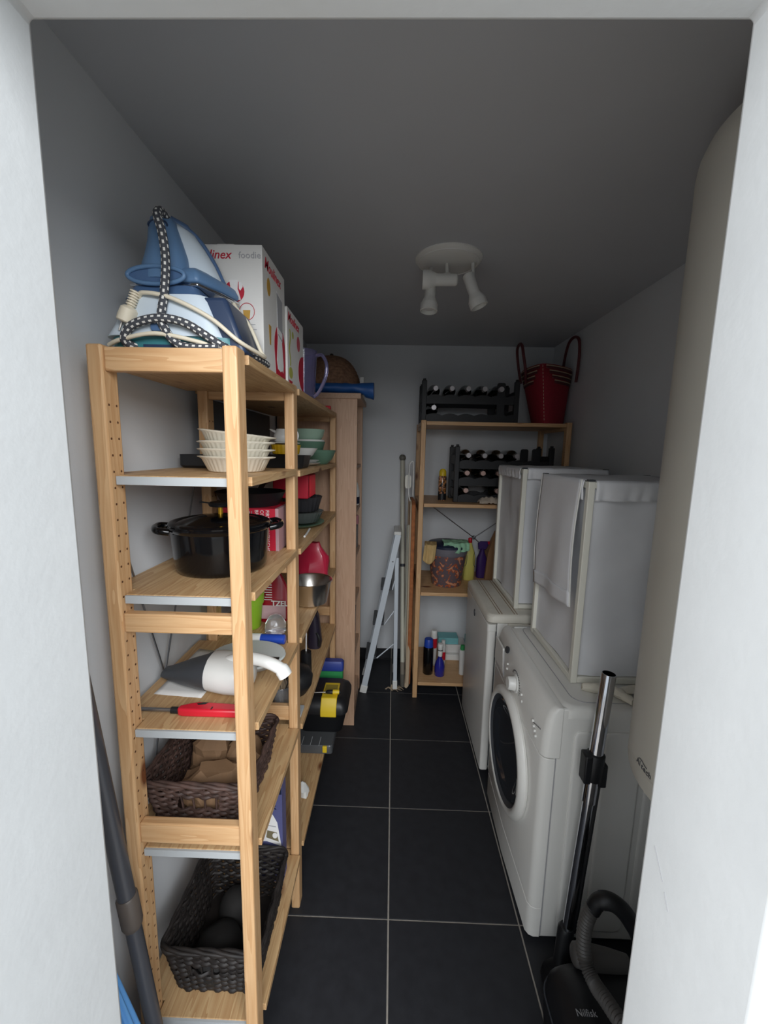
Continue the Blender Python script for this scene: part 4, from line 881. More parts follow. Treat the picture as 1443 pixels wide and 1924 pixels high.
wicker('dark brown wicker basket holding brown paper on the second pine shelf from the bottom', -0.577, -0.325, 0.850, 1.105, 0.7008, 0.118, 0.018, M_wick, (0.38, 0.72, [(-0.492, -0.452), (-0.440, -0.400)]), 13)
for k, (x0, x1, y0, y1, h, sd, an, sq) in enumerate(((-0.525, -0.35, 0.885, 0.99, 0.085, 1, 0.1, 0.9), (-0.54, -0.43, 0.985, 1.075, 0.125, 4, -0.2, 0.7), (-0.44, -0.35, 0.985, 1.075, 0.10, 9, 0.2, 0.8))):
    pg = MB(); rings = []
    for i in range(7):
        t = i/6; w = math.sin(PI*(0.14+0.80*t))**0.5
        rings.append(ell((x0+x1)/2, (y0+y1)/2, 0.709+h*t, (x1-x0)/2*(0.72+0.28*w)*(1-0.35*t**3), (y1-y0)/2*(0.75+0.25*w)*(1-0.5*t**3), 15, 3.2))
    pg.loft(rings); crumple(pg, 0.016, 30, sd); pg.v = [(p[0], p[1], max(p[2], 0.7085)) for p in pg.v]
    tag(build('paper_bag', pg, M_paper, smooth=8), ('crumpled brown paper bag at the front of the wicker basket', 'crumpled brown paper bag at the rear left of the wicker basket', 'crumpled brown paper bag at the rear right of the wicker basket')[k], 'paper bag')
wicker('almost black wicker basket on the bottom pine shelf', -0.545, -0.303, 0.834, 1.100, 0.2228, 0.150, 0.020, M_wick2, (0.45, 0.68, [(-0.478, -0.450), (-0.436, -0.408)]), 15)
for c, r, sd, lb in (((-0.435, 0.905, 0.231), 0.066, 2, 'dark round pouch at the front of the black wicker basket'), ((-0.43, 1.015, 0.231), 0.048, 6, 'dark round pouch at the back of the black wicker basket')):
    pm = MB().lathe([(r*0.6, 0), (r*0.92, 0.015), (r, 0.038), (r*0.86, 0.065), (r*0.5, 0.083), (0.001, 0.088)], c, seg=32)
    crumple(pm, 0.006, 24, sd); pm.v = [(p[0], p[1], max(p[2], 0.2295)) for p in pm.v]
    tag(build('pouch', pm, mat('charcoal felt', srgb(26, 24, 23), 0.8), smooth=60), lb, 'pouch')
vbx = thing('bag_box', 'lavender and white pack of vacuum bags standing behind the black basket', 'box', (-0.365, 1.13, 0.2225))
Tn = Matrix.Translation((0, 1.128, 0.2225))
build('carton', MB().box(-0.435, -0.322, 0, 0.045, 0, 0.342, Tn), M_lav, vbx, bevel=0.001, smooth=0)
def onbox(name, poly, m, d=-0.0005): return build(name, MB().prism([(x, z-0.2225) for x, z in poly], d-0.0003, d, 'xz', Tn), m, vbx, smooth=0)
onbox('white_wedge', [(-0.434, 0.372), (-0.372, 0.372), (-0.326, 0.356), (-0.338, 0.440), (-0.352, 0.468), (-0.434, 0.470)], M_prwhite)
onbox('printed_picture', [(-0.374, 0.386), (-0.334, 0.372), (-0.340, 0.405), (-0.370, 0.412)], mat('olive print', srgb(120, 110, 84), 0.6), -0.0009)
onbox('printed_ring', circle(-0.346, 0.394, 0.008, 0.010, 16), M_prwhite, -0.0013)
onbox('printed_lines', [(-0.368, 0.428), (-0.342, 0.424), (-0.342, 0.427), (-0.368, 0.431)], M_prgrey, -0.0009)
onbox('dark_header', [(-0.434, 0.540), (-0.323, 0.540), (-0.323, 0.562), (-0.434, 0.562)], M_navylid)
text('lettering', 'Nilfisk', 0.026, frame((-0.408, 1.1272, 0.488), (1, 0, 0), (0, 0, 1)), M_navylid, vbx, bold=0.0006)
cb = crumple(MB().lathe([(0.012, 0), (0.026, 0.006), (0.024, 0.03), (0.012, 0.052), (0.002, 0.058)], (-0.335, 1.47, 0.2225), seg=16), 0.010, 40, 3)
cb.v = [(p[0], p[1], max(p[2], 0.2225)) for p in cb.v]
tag(build('plastic_bag', cb, M_white, smooth=15), 'small crumpled white plastic bag on the bottom pine shelf', 'bag')

# ------------------------------------------------------------------ lower shelves, far section
tag(build('saucepan', MB().lathe([(0.001, 0), (0.050, 0), (0.068, 0.03), (0.072, 0.06), (0.062, 0.085), (0.03, 0.097), (0.001, 0.099)], (-0.362, 1.46, 0.6805), seg=36), M_black, smooth=50), 'rounded black pan turned upside down on the lower pine shelf', 'pan')
wd = thing('whisk', 'thin white rod standing in a dark holder on the lower pine shelf', 'tool', (-0.345, 1.60, 0.6805))
build('holder', MB().lathe([(0.022, 0), (0.024, 0.004), (0.022, 0.09), (0.018, 0.09)], (-0.345, 1.60, 0.6805), seg=20), M_black, wd)
build('rod', MB().tube([(-0.345, 1.60, 0.70), (-0.345, 1.61, 0.86)], 0.003, 8), M_white, wd)
ds = thing('tape_dispenser', 'dark plastic tool hanging at the back of the lower pine shelf', 'tool', (-0.35, 1.83, 0.6805))
build('body', MB().loft([ell(-0.352, 1.83, z, rx, 0.035, 20, 3) for z, rx in ((0.6805, 0.030), (0.70, 0.034), (0.78, 0.026), (0.83, 0.020), (0.845, 0.012))]), mat('violet black plastic', srgb(40, 34, 50), 0.4), ds, smooth=50)
build('hook', MB().tube(spline([(-0.338, 1.80, 0.76), (-0.325, 1.79, 0.74), (-0.325, 1.79, 0.70)], 5), 0.006, 8), M_black, ds)
gj = thing('jar', 'glass jar with frayed beige brush on the lower pine shelf', 'jar', (-0.36, 1.32, 0.6805))
build('glass', MB().lathe([(0.001, 0), (0.030, 0), (0.032, 0.003), (0.032, 0.10), (0.028, 0.108), (0.026, 0.10), (0.029, 0.004)], (-0.37, 1.32, 0.6805), seg=28), M_clear, gj, smooth=50)
bs = MB()
for k in range(26):
    a = random.random()*6.28; r = random.random()*0.018
    bs.tube([(-0.37, 1.32, 0.688), (-0.37+r*math.cos(a), 1.32+r*math.sin(a), 0.77), (-0.37+2*r*math.cos(a), 1.32+2*r*math.sin(a), 0.80+random.random()*0.02)], 0.0016, 4)
stuff(build('bristles', bs, M_beige, gj))
tag(build('box_lid', MB().box(-0.36, -0.30, 1.30, 1.36, 0.6805, 0.690), M_strip, bevel=0.002), 'pale flat lid in front of the glass jar on the lower pine shelf', 'lid')
og = thing('organiser_case', 'clear plastic organiser case with yellow latch under the toolbox', 'case', (-0.33, 1.82, 0.2225))
build('tray', MB().loft([[(x, y, z) for x, y in rrect(-0.46+d, -0.248-d, 1.692+d, 2.03-d, 0.012)] for d, z in ((0.006, 0.2225), (0, 0.227), (0, 0.262), (0.003, 0.266))]), mat('smoky clear plastic', srgb(96, 98, 100), 0.2, trans=0.3), og, smooth=40)
for k in range(4): build('divider', MB().box(-0.43+0.04*k, -0.428+0.04*k, 1.694, 1.75, 0.266, 0.2675), M_strip, og, smooth=0)
build('latch', MB().box(-0.292, -0.272, 1.686, 1.696, 0.235, 0.266), M_yellow, og, bevel=0.002)
tb = thing('toolbox', 'black plastic toolbox with a yellow clasp standing on the organiser case', 'toolbox', (-0.30, 1.90, 0.2675))
def rr3(d, z, x0=-0.44, x1=-0.192, y0=1.755, y1=1.985): return [(x, y, z) for x, y in rrect(x0+d, x1-d, y0+d, y1-d, 0.03)]
build('body', MB().loft([rr3(0.030, 0.2675), rr3(0.024, 0.274), rr3(0.004, 0.372), rr3(0.0, 0.376), rr3(0.0, 0.382)]), M_black, tb, smooth=40)
build('lid', MB().loft([rr3(-0.004, 0.3825), rr3(-0.004, 0.402), rr3(0.004, 0.423), rr3(0.026, 0.443), rr3(0.034, 0.445)]), M_black, tb, smooth=40)
cl = build('clasp', MB().loft([[(x, y, z) for x in (-0.312, -0.238)] + [(x, y2, z2) for x in (-0.238, -0.312)] for (y, z, y2, z2) in ((1.7500, 0.374, 1.7405, 0.374), (1.7500, 0.408, 1.7405, 0.410), (1.777, 0.446, 1.772, 0.453), (1.90, 0.4460, 1.90, 0.4530))]), M_yellow, tb, bevel=0.003, smooth=40)
build('clasp_print', MB().box(-0.305, -0.245, 1.80, 1.88, 0.4530, 0.4537), mat('olive yellow print', srgb(150, 132, 50), 0.6), cl, smooth=0)
build('hinge_rib', MB().box(-0.42, -0.21, 1.982, 1.992, 0.36, 0.40), M_black, tb, bevel=0.003)
sd = thing('screwdriver', 'yellow and black screwdriver lying on the toolbox lid', 'screwdriver', (-0.29, 1.79, 0.454))
build('handle', MB().lathe([(0.004, 0), (0.009, 0.008), (0.0105, 0.03), (0.0085, 0.05), (0.010, 0.064), (0.006, 0.072)], (-0.295, 1.80, 0.4645), (1, 0.05, 0), 16), M_black, sd, smooth=50)
build('grip_inlay', MB().lathe([(0.002, 0.030), (0.0112, 0.034), (0.0118, 0.048), (0.0105, 0.064), (0.002, 0.067)], (-0.295, 1.799, 0.4652), (1, 0.05, 0), 16), M_yellow, sd, smooth=50)
build('shaft', MB().tube([(-0.295, 1.80, 0.4635), (-0.385, 1.795, 0.4605)], 0.003, 8), M_steel, sd)
tag(build('storage_box', MB().loft([[(x, y, z) for x, y in rrect(-0.415+d, -0.243-d, 2.036+d, 2.082-d, 0.012)] for d, z in ((0.004, 0.2225), (0, 0.24), (0, 0.434))]), M_greenp, smooth=40), 'green plastic box behind the toolbox', 'box')
tag(build('storage_box', MB().loft([[(x, y, z) for x, y in rrect(-0.415+d, -0.240-d, 2.034+d, 2.084-d, 0.012)] for d, z in ((0.003, 0.4345), (0, 0.438), (0, 0.478), (0.006, 0.488))]), M_bluec, smooth=40), 'blue plastic box on top of the green box behind the toolbox', 'box')

# ------------------------------------------------------------------ wine racks and bottles
def make_bottle(label):
    b = thing('wine_bottle', label, 'bottle', (0, 0, 0), 'wine bottles in the black racks')
    build('glass', MB().lathe([(0.001, 0.004), (0.030, 0.0), (0.0365, 0.004), (0.0375, 0.01), (0.0375, 0.18), (0.034, 0.20), (0.020, 0.225), (0.0145, 0.245), (0.0138, 0.28)], (0, 0.305, 0), (0, -1, 0), 28), M_glassg, b, smooth=40)
    build('capsule', MB().lathe([(0.0142, 0.245), (0.0142, 0.285), (0.0155, 0.286), (0.0155, 0.302), (0.0145, 0.305), (0.001, 0.305)], (0, 0.305, 0), (0, -1, 0), 20), M_caps, b, smooth=40)
    return b
def rack(label, x0, x1, z0, tiers, y0=2.60, y1=2.86):
    r = thing('wine_rack', label, 'wine rack', ((x0+x1)/2, (y0+y1)/2, z0), 'black plastic wine racks')
    H = tiers[-1]+0.095
    for xa in (x0, x1-0.03):
        for ya in (y0, y1-0.03):
            build('upright', MB().box(xa, xa+0.03, ya, ya+0.03, z0, z0+H-0.012).box(xa+0.006, xa+0.024, ya+0.006, ya+0.024, z0+H-0.012, z0+H), M_rack, r, bevel=0.003)
        for t in tiers: build('side_rail', MB().box(xa+0.008, xa+0.022, y0+0.03, y1-0.03, z0+t-0.03, z0+t+0.03), M_rack, r, bevel=0.003)
    xp = x1-0.135
    for ya in (y0+0.004, y1-0.022):
        for t in tiers:
            n = 60; poly = []
            for k in range(n+1):
                x = x0+0.03+(x1-x0-0.06)*k/n; poly.append((x, z0+t-0.012+0.012*abs(math.sin(PI*(x-x0-0.03)/0.0985))**0.8))
            poly += [(x1-0.03, z0+t-0.055), (x0+0.03, z0+t-0.055)]
            poly = [(a, max(b, z0+t-0.054)) if i <= n else (a, max(z0+0.0005, b)) for i, (a, b) in enumerate(poly)]
            build('scalloped_rail', MB().prism(poly, ya, ya+0.018, 'xz'), M_rack, r, smooth=30)
        build('strut', MB().loft([[(x, y, z) for x, z in rrect(xp, xp+0.05, z0+0.004, z0+H-0.02, 0.012, 3)] for y in (ya+0.002, ya+0.016)]), M_rack, r, bevel=0.002)
    return r
bot = make_bottle('wine bottle in the upper rack, first from the left on its top row')
rack('low black wine rack on top of the far shelving unit', 0.165, 0.760, 1.7835, (0.055, 0.168))
rack('black wine rack of three rows on the middle board of the far shelving unit', 0.385, 1.0, 1.2895, (0.052, 0.160, 0.268))
ordn = ['first', 'second', 'third', 'fourth', 'fifth']
ZR1 = 1.7835; ZR2 = 1.2895
spots = []
for k in range(5): spots.append((0.245+0.0985*k, ZR1+0.168+0.030, 'wine bottle in the upper rack, %s from the left on its top row' % ordn[k], M_caps))
spots.append((0.238, ZR1+0.055+0.030, 'wine bottle alone on the bottom row of the upper rack', M_caps))
for k in range(4): spots.append((0.462+0.0985*k, ZR2+0.268+0.028, 'wine bottle in the lower rack, %s from the left on its top row' % ordn[k], M_caps))
for k in range(4): spots.append((0.458+0.0985*k, ZR2+0.160+0.028, 'pink capped wine bottle in the lower rack, %s from the left on its middle row' % ordn[k], M_capp))
for k in (0, 2, 3): spots.append((0.455+0.0985*k, ZR2+0.052+0.028, 'pink capped wine bottle in the lower rack, %s on its bottom row' % {0: 'leftmost', 2: 'middle', 3: 'rightmost'}[k], M_capp))
cap_pink = None
for i, (x, z, lb, cm) in enumerate(spots):
    o = bot if i == 0 else dup(bot, (0, 0, 0), lb)
    o.location = (x, 2.555, z)
    if cm is M_capp:
        for ch in o.children:
            if ch.name.startswith('capsule'):
                if cap_pink is None:
                    cap_pink = ch.data.copy(); cap_pink.materials.clear(); cap_pink.materials.append(M_capp)
                ch.data = cap_pink

# ------------------------------------------------------------------ red straw tote
tt = thing('tote_bag', 'red straw tote bag with two tall handles on top of the far shelving unit', 'bag', (0.975, 2.70, 1.7835))
def lens(cx, cy, z, rx, ry, lift=0):
    P = []
    n = 48
    for k in range(n):
        a = 2*PI*k/n; c, s = math.cos(a), math.sin(a)
        q = 1/(abs(c)**1.35+abs(s)**1.35)**(1/1.35)
        P.append((cx+rx*q*c, cy+ry*q*s, z+lift*(s**2-0.5)))
    return P
TC = lambda z: (0.975-0.09*(z-1.7835), 0.092+0.165*(z-1.7835), 0.225+0.05*(z-1.7835))
TH = -0.42
def turn(p):
    dx, dy = p[0]-0.975, p[1]-2.70; c, s_ = math.cos(TH), math.sin(TH); return (0.975+c*dx-s_*dy, 2.70+s_*dx+c*dy, p[2])
ring_at = lambda z, off=0: [turn(p) for p in lens(TC(z)[0], 2.70, z, TC(z)[1]+off, TC(z)[2]+off)]
build('body', MB().loft([ring_at(z) for z in (1.7835, 1.80, 1.90, 2.02, 2.12)], True, False), M_redbag, tt, smooth=50, thick=0.004)
def band(z0, z1, m, k):
    a0, a1 = ring_at(z0, 0.004), ring_at(z1, 0.004); cut = 1+int((4-k)*0.9)
    for rng in (range(12, 36-cut+1), range(36+cut, 61)):
        idx = [j % 48 for j in rng]
        build('stripe', MB().add([a0[j] for j in idx]+[a1[j] for j in idx], [(i, i+1, len(idx)+i+1, len(idx)+i) for i in range(len(idx)-1)]), m, tt, smooth=50, thick=0.003)
for k in range(4):
    band(2.016+0.026*k, 2.031+0.026*k, M_maroon, k); band(2.031+0.026*k, 2.037+0.026*k, M_beige, k)
sm = MB()
for k in range(16):
    za, zb2 = 1.80+0.02*k, 1.812+0.02*k
    sm.tube([turn((TC(za)[0], 2.70-TC(za)[2]-0.003, za)), turn((TC(zb2)[0], 2.70-TC(zb2)[2]-0.003, zb2))], 0.0018, 5)
stuff(build('stitching', sm, M_beige, tt))
build('handle', MB().tube(spline([(0.800, 2.63, 2.03), (0.778, 2.58, 2.10), (0.755, 2.56, 2.18), (0.748, 2.58, 2.24), (0.754, 2.66, 2.262), (0.764, 2.73, 2.24), (0.790, 2.77, 2.15), (0.812, 2.77, 2.05)], 8), 0.0085, 8), M_maroon, tt, smooth=60)
build('handle', MB().tube(spline([(1.075, 2.56, 2.03), (1.072, 2.54, 2.12), (1.068, 2.53, 2.20), (1.066, 2.55, 2.272), (1.064, 2.62, 2.298), (1.066, 2.70, 2.27), (1.072, 2.76, 2.16), (1.075, 2.77, 2.05)], 8), 0.0085, 8), M_maroon, tt, smooth=60)

# ------------------------------------------------------------------ far shelf small things
ca = thing('spray_can', 'tall spray can with a yellow cap on the far shelf beside the wine rack', 'spray can', (0.325, 2.70, 1.2895))
build('can', MB().lathe([(0.024, 0), (0.0265, 0.003), (0.0265, 0.152), (0.022, 0.162)], (0.325, 2.70, 1.2895), seg=24), M_can, ca, smooth=40)
build('cap', MB().lathe([(0.0235, 0.160), (0.024, 0.164), (0.0225, 0.19), (0.013, 0.205), (0.001, 0.207)], (0.325, 2.70, 1.2895), seg=24), M_yellow, ca, smooth=40)
build('dark_band', MB().lathe([(0.0268, 0.004), (0.0268, 0.045)], (0.325, 2.70, 1.2895), seg=24, cap0=False, cap1=False), M_black, ca)
cw = MB().grid(lambda u, v: (0.535+0.17*u, 2.512+0.072*v+0.012*math.sin(u*4), 1.292+0.034*(math.sin(PI*(0.15+0.85*u))**0.7)*math.sin(PI*v)+0.022*abs(noise.noise(Vector((u*7, v*5, 2))))), 26, 12)
tag(build('crumpled_cloth', cw, mat('grey beige rag', srgb(186, 172, 156), 0.9), smooth=50, thick=0.002), 'crumpled pale rag in front of the lower wine rack', 'cloth')
bk = thing('bucket', 'clear bin with orange print and navy lid on the far shelf', 'bucket', (0.37, 2.70, 0.7225))
build('bin', MB().lathe([(0.001, 0), (0.095, 0), (0.100, 0.006), (0.127, 0.215)], (0.378, 2.70, 0.7225), seg=48, cap1=False), M_bucket, bk, smooth=40)
build('collar', MB().lathe([(0.127, 0.212), (0.131, 0.22), (0.136, 0.262), (0.133, 0.262), (0.127, 0.222)], (0.378, 2.70, 0.7225), seg=48, cap0=False, cap1=False), mat('grey clear plastic', srgb(150, 148, 158), 0.15, trans=0.4), bk, smooth=40)
build('lid', MB().lathe([(0.128, 0.258), (0.139, 0.262), (0.139, 0.276), (0.126, 0.286), (0.06, 0.296), (0.001, 0.298)], (0.378, 2.70, 0.7225), seg=48), M_navylid, bk, smooth=40)
def drape(x0, x1, ya, zt_, hang, amp, seed, skew=0.0):
    def fn(u, v):
        s = v*1.0; top = 0.5
        x = x0+(x1-x0)*u+skew*v
        if v < top: y = ya+0.105*(1-v/top); z = zt_+0.010*abs(noise.noise(Vector((u*5, v*6, seed))))
        else: y = ya-0.004-0.008*math.sin(u*9+seed); z = zt_-(v-top)/(1-top)*hang*(0.75+0.25*math.sin(PI*u))
        return (x, y+amp*noise.noise(Vector((u*8, v*3, seed+4))), z+0.5*amp*noise.noise(Vector((u*6, v*6, seed+9))))
    return MB().grid(fn, 24, 24)
tag(build('folded_cloth', drape(0.335, 0.500, 2.585, 1.026, 0.062, 0.016, 3), M_gcloth, smooth=60, thick=0.004), 'mint green cloth draped over the navy bin lid', 'cloth')
tag(build('folded_cloth', drape(0.222, 0.300, 2.575, 1.012, 0.125, 0.005, 8, -0.02), M_bcloth, smooth=60, thick=0.004), 'beige cloth hanging over the left of the bin', 'cloth')
yb = thing('bottle', 'yellow detergent bottle with a red cap beside the printed bin', 'bottle', (0.545, 2.80, 0.7225))
build('body', MB().loft([ell(0.545, 2.80, 0.7225+z, rx, ry, 28, 2.6) for z, rx, ry in ((0, 0.036, 0.026), (0.004, 0.039, 0.029), (0.17, 0.039, 0.029), (0.20, 0.034, 0.026), (0.235, 0.020, 0.018), (0.262, 0.012, 0.012), (0.266, 0.012, 0.012))]), mat('pale yellow plastic', srgb(214, 206, 110), 0.35), yb, smooth=50)
build('cap', MB().lathe([(0.013, 0.264), (0.014, 0.266), (0.013, 0.292), (0.009, 0.298), (0.001, 0.299)], (0.545, 2.80, 0.7225), seg=18), M_red, yb, smooth=40)
for s in (-1, 1): build('side_line', MB().tube(spline([(0.545+s*0.030, 2.775, 0.7225+0.20), (0.545+s*0.022, 2.770, 0.7225+0.17), (0.545+s*0.024, 2.770, 0.7225+0.12), (0.545+s*0.036, 2.776, 0.7225+0.10)], 6), 0.0016, 6), M_dark, yb)
vt = thing('bottle', 'violet trigger bottle with a red nozzle behind the yellow bottle', 'bottle', (0.645, 2.86, 0.7225))
build('body', MB().loft([ell(0.645, 2.86, 0.7225+z, rx, 0.026, 24, 2.6) for z, rx in ((0, 0.034), (0.005, 0.037), (0.14, 0.035), (0.18, 0.018), (0.20, 0.013), (0.21, 0.013))]), M_violet, vt, smooth=50)
build('trigger', MB().prism([(0.618, 0.925), (0.668, 0.925), (0.684, 0.955), (0.68, 0.985), (0.63, 0.985), (0.612, 0.97)], 2.85, 2.87, 'xz'), M_violet, vt, bevel=0.004)
build('nozzle', MB().box(0.672, 0.695, 2.852, 2.868, 0.965, 0.985), M_red, vt, bevel=0.003)
pb = thing('paper_bag', 'brown paper carrier bag on the far shelf beside the hampers', 'paper bag', (0.76, 2.86, 0.7225))
build('bag', MB().loft([[(0.66, 2.80, 0.7225), (0.86, 2.80, 0.7225), (0.86, 2.93, 0.7225), (0.66, 2.93, 0.7225)], [(0.68, 2.83, 0.90), (0.85, 2.82, 0.90), (0.85, 2.93, 0.90), (0.68, 2.93, 0.90)], [(0.735, 2.885, 1.055), (0.85, 2.875, 1.06), (0.85, 2.905, 1.06), (0.735, 2.905, 1.055)]]), mat('kraft paper', srgb(158, 118, 80), 0.8, noise_amt=0.1, nscale=8), pb, bevel=0.003)
build('fold_panel', MB().prism([(0.735, 0.86), (0.765, 0.84), (0.79, 1.045), (0.76, 1.05)], 2.822, 2.8255, 'xz', Matrix.Translation((0, -0.005, 0))), mat('kraft paper dark', srgb(120, 84, 56), 0.8), pb)
def bottle(label, x, y, prof, m, capprof, mc, z=0.1105, name='bottle', seg=26):
    b = thing(name, label, 'bottle', (x, y, z))
    build('body', MB().lathe(prof, (x, y, z), seg=seg), m, b, smooth=45)
    build('cap', MB().lathe(capprof, (x, y, z), seg=seg), mc, b, smooth=45); return b
bottle('tall black bottle with a blue cap on the lowest board of the far shelf', 0.268, 2.62, [(0.030, 0), (0.034, 0.004), (0.034, 0.185), (0.030, 0.195)], M_enamel, [(0.031, 0.194), (0.031, 0.200), (0.028, 0.245), (0.026, 0.248), (0.001, 0.248)], M_bluep)
bb3 = bottle('blue spray bottle with a white neck on the lowest far board', 0.345, 2.60, [(0.030, 0), (0.034, 0.004), (0.034, 0.07), (0.026, 0.10), (0.013, 0.125), (0.013, 0.14)], mat('cobalt clear plastic', srgb(40, 42, 140), 0.15, coat=0.3), [(0.015, 0.138), (0.016, 0.175), (0.014, 0.18), (0.017, 0.185), (0.019, 0.215), (0.017, 0.225), (0.001, 0.226)], M_white)
build('dark_ring', MB().lathe([(0.0165, 0.178), (0.018, 0.181), (0.0165, 0.184)], (0.345, 2.60, 0.1105), seg=20, cap0=False, cap1=False), M_black, bb3)
b4 = bottle('white aerosol tube with a red band behind the black bottle', 0.315, 2.74, [(0.022, 0), (0.024, 0.003), (0.024, 0.215)], M_white, [(0.021, 0.214), (0.022, 0.218), (0.022, 0.252), (0.019, 0.256), (0.001, 0.256)], M_white)
build('red_band', MB().lathe([(0.0243, 0.13), (0.0243, 0.20)], (0.315, 2.74, 0.1105), seg=26, cap0=False, cap1=False), M_red, b4)
b6 = bottle('slim white tube with a crimson label behind the blue spray bottle', 0.378, 2.70, [(0.015, 0), (0.017, 0.003), (0.017, 0.16)], M_white, [(0.015, 0.159), (0.013, 0.165), (0.013, 0.20), (0.001, 0.203)], M_white)
build('label', MB().lathe([(0.0173, 0.06), (0.0173, 0.12)], (0.378, 2.70, 0.1105), seg=26, cap0=False, cap1=False), M_red, b6)
bottle('white squeeze bottle with a green cap next to the fridge, on the lowest far board', 0.497, 2.615, [(0.013, 0), (0.018, 0.004), (0.020, 0.08), (0.024, 0.17), (0.023, 0.18)], M_white, [(0.014, 0.179), (0.016, 0.184), (0.014, 0.21), (0.001, 0.213)], M_greenp)
tag(build('carton', MB().box(0.395, 0.53, 2.80, 2.90, 0.1105, 0.155), M_white, bevel=0.003), 'low white carton on the lowest board of the far shelf', 'box')
tag(build('carton', MB().box(0.39, 0.56, 2.83, 2.95, 0.1558, 0.215), M_card, bevel=0.002), 'pale carton stacked on the low white carton', 'box')
tag(build('carton', MB().box(0.36, 0.505, 2.84, 2.94, 0.2155, 0.262), M_tealbox, bevel=0.002), 'turquoise carton on top of the carton stack on the lowest far board', 'box')
tag(build('carton', MB().box(0.57, 0.72, 2.86, 2.95, 0.1105, 0.25), M_tealbox, bevel=0.002), 'tall turquoise carton half hidden behind the fridge', 'box')

# ------------------------------------------------------------------ ladder, poles, ironing board
ld = thing('step_ladder', 'white aluminium step ladder folded against the back wall', 'ladder', (-0.06, 2.68, 0))
def bar(p, q, wx, wy, m, par, name):
    p, q = Vector(p), Vector(q); d = (q-p).normalized(); ux = d.cross(Vector((0, 1, 0))).normalized(); uy = Vector((0, 1, 0))
    R_ = lambda c: [tuple(c+ux*a*wx/2+uy*b*wy/2) for a, b in ((-1, -1), (1, -1), (1, 1), (-1, 1))]
    return build(name, MB().loft([R_(p), R_(q)]), m, par, bevel=0.003)
for y in (2.548, 2.76):
    yt = y+(2.66-y)*0.0
    ft = (-0.160, y, 0.04); tp_ = (0.043, y+0.03, 1.075)
    bar(ft, tp_, 0.040, 0.018, M_alu, ld, 'rail')
    bar((-0.168, y, 0.0), (-0.157, y, 0.05), 0.046, 0.024, M_white, ld, 'foot')
    bar((0.046, y+0.035, 0.05), (0.038, y+0.05, 0.92), 0.026, 0.016, M_alu, ld, 'support_leg')
    bar((0.0465, y+0.033, 0.012), (0.0455, y+0.035, 0.07), 0.031, 0.022, M_white, ld, 'foot')
    build('rivet', MB().lathe([(0.005, -0.011), (0.005, 0.0), (0.003, 0.002)], (0.012, y+0.014, 0.90), (0, -1, 0), 10), M_rod, ld)
for z in (0.24, 0.48, 0.72):
    x = -0.160+0.203*(z-0.04)/1.035
    build('tread', MB().box(x-0.036, x+0.036, 2.562, 2.77, z-0.012, z+0.010), M_dark, ld, bevel=0.003)
    build('strut', MB().tube([(x+0.04, 2.58, z-0.012), (0.040, 2.60, z+0.09)], 0.004, 6), M_alu, ld)
build('top_cap', MB().box(0.015, 0.062, 2.57, 2.80, 1.07, 1.095), M_white, ld, bevel=0.006)
sb = MB()
random.seed(11)
for k in range(46):
    a = random.random()*6.28; r = 0.012+0.04*random.random(); x, y = 0.035+0.02*math.cos(a*3), 2.585+0.012*math.sin(a*2)
    sb.tube([(x, y, 0.004), (x+r*0.5*math.cos(a), y+r*0.4*math.sin(a), 0.012+0.012*random.random()), (x+r*math.cos(a), y+r*math.sin(a)*0.6, 0.003)], 0.0011, 4)
tag(build('straw_tuft', sb, M_beige), 'tuft of loose pale straw on the floor at the ladder foot', 'straw', None)['kind'] = 'stuff'
pl = thing('pole', 'cream round pole with a grey ball end leaning by the far shelf', 'pole', (0.09, 2.65, 0))
P0, P1 = Vector((0.099, 2.615, 0.035)), Vector((0.066, 2.965, 1.535)); dP = (P1-P0).normalized()
build('shaft', MB().tube([P0+dP*0.11, P1], 0.0155, 16), M_cream, pl, smooth=40)
build('lower_sleeve', MB().tube([P0, P0+dP*0.14], 0.0165, 16), mat('taupe rubber', srgb(128, 120, 108), 0.7), pl, smooth=40)
build('tip', MB().lathe([(0.012, -0.026), (0.017, -0.02), (0.018, 0.06)], tuple(P0), dP, 16), mat('grey rubber', srgb(96, 92, 84), 0.8), pl, smooth=40)
kx = build('ball_end', MB().lathe([(0.010, -0.012), (0.012, 0.0), (0.021, 0.010), (0.024, 0.022), (0.021, 0.036), (0.010, 0.044), (0.001, 0.046)], tuple(P1), dP, 20), mat('olive grey plastic', srgb(108, 106, 98), 0.5), pl, smooth=50)
build('ring', MB().lathe([(0.0168, -0.01), (0.0185, -0.006), (0.0185, 0.006), (0.0168, 0.01)], tuple(P0+dP*0.80), dP, 16), M_dark, pl)
ib = thing('ironing_board', 'folded ironing board with a rust cover standing beside the far shelf', 'ironing board', (0.135, 2.72, 0))
out = [(2.555, 0.075), (2.575, 0.045), (2.62, 0.035), (2.78, 0.035), (2.88, 0.06), (2.90, 0.12), (2.90, 1.24), (2.88, 1.285), (2.60, 1.29), (2.555, 1.27)]
build('cover', crumple(MB().prism(out, 0.122, 0.148, 'yz'), 0.0, 10), M_cover, ib, bevel=0.007, seg=3, smooth=40)
build('cover_hem', MB().tube([(0.118, y, z) for y, z in out], 0.006, 8, closed=True), M_beige, ib, smooth=60)
build('padding', MB().loft([[(x, 2.548+0.03*abs(t), z) for x, z, t in [(0.108, 0.04, 0.2), (0.122, 0.032, 0), (0.138, 0.05, 0.1), (0.14, 0.30, 0), (0.126, 0.34, 0), (0.116, 0.22, 0.1)]], [(x, 2.60, z) for x, z in ((0.108, 0.04), (0.122, 0.036), (0.138, 0.05), (0.14, 0.30), (0.126, 0.34), (0.116, 0.22))]]), M_beige, ib, smooth=40, bevel=0.004)
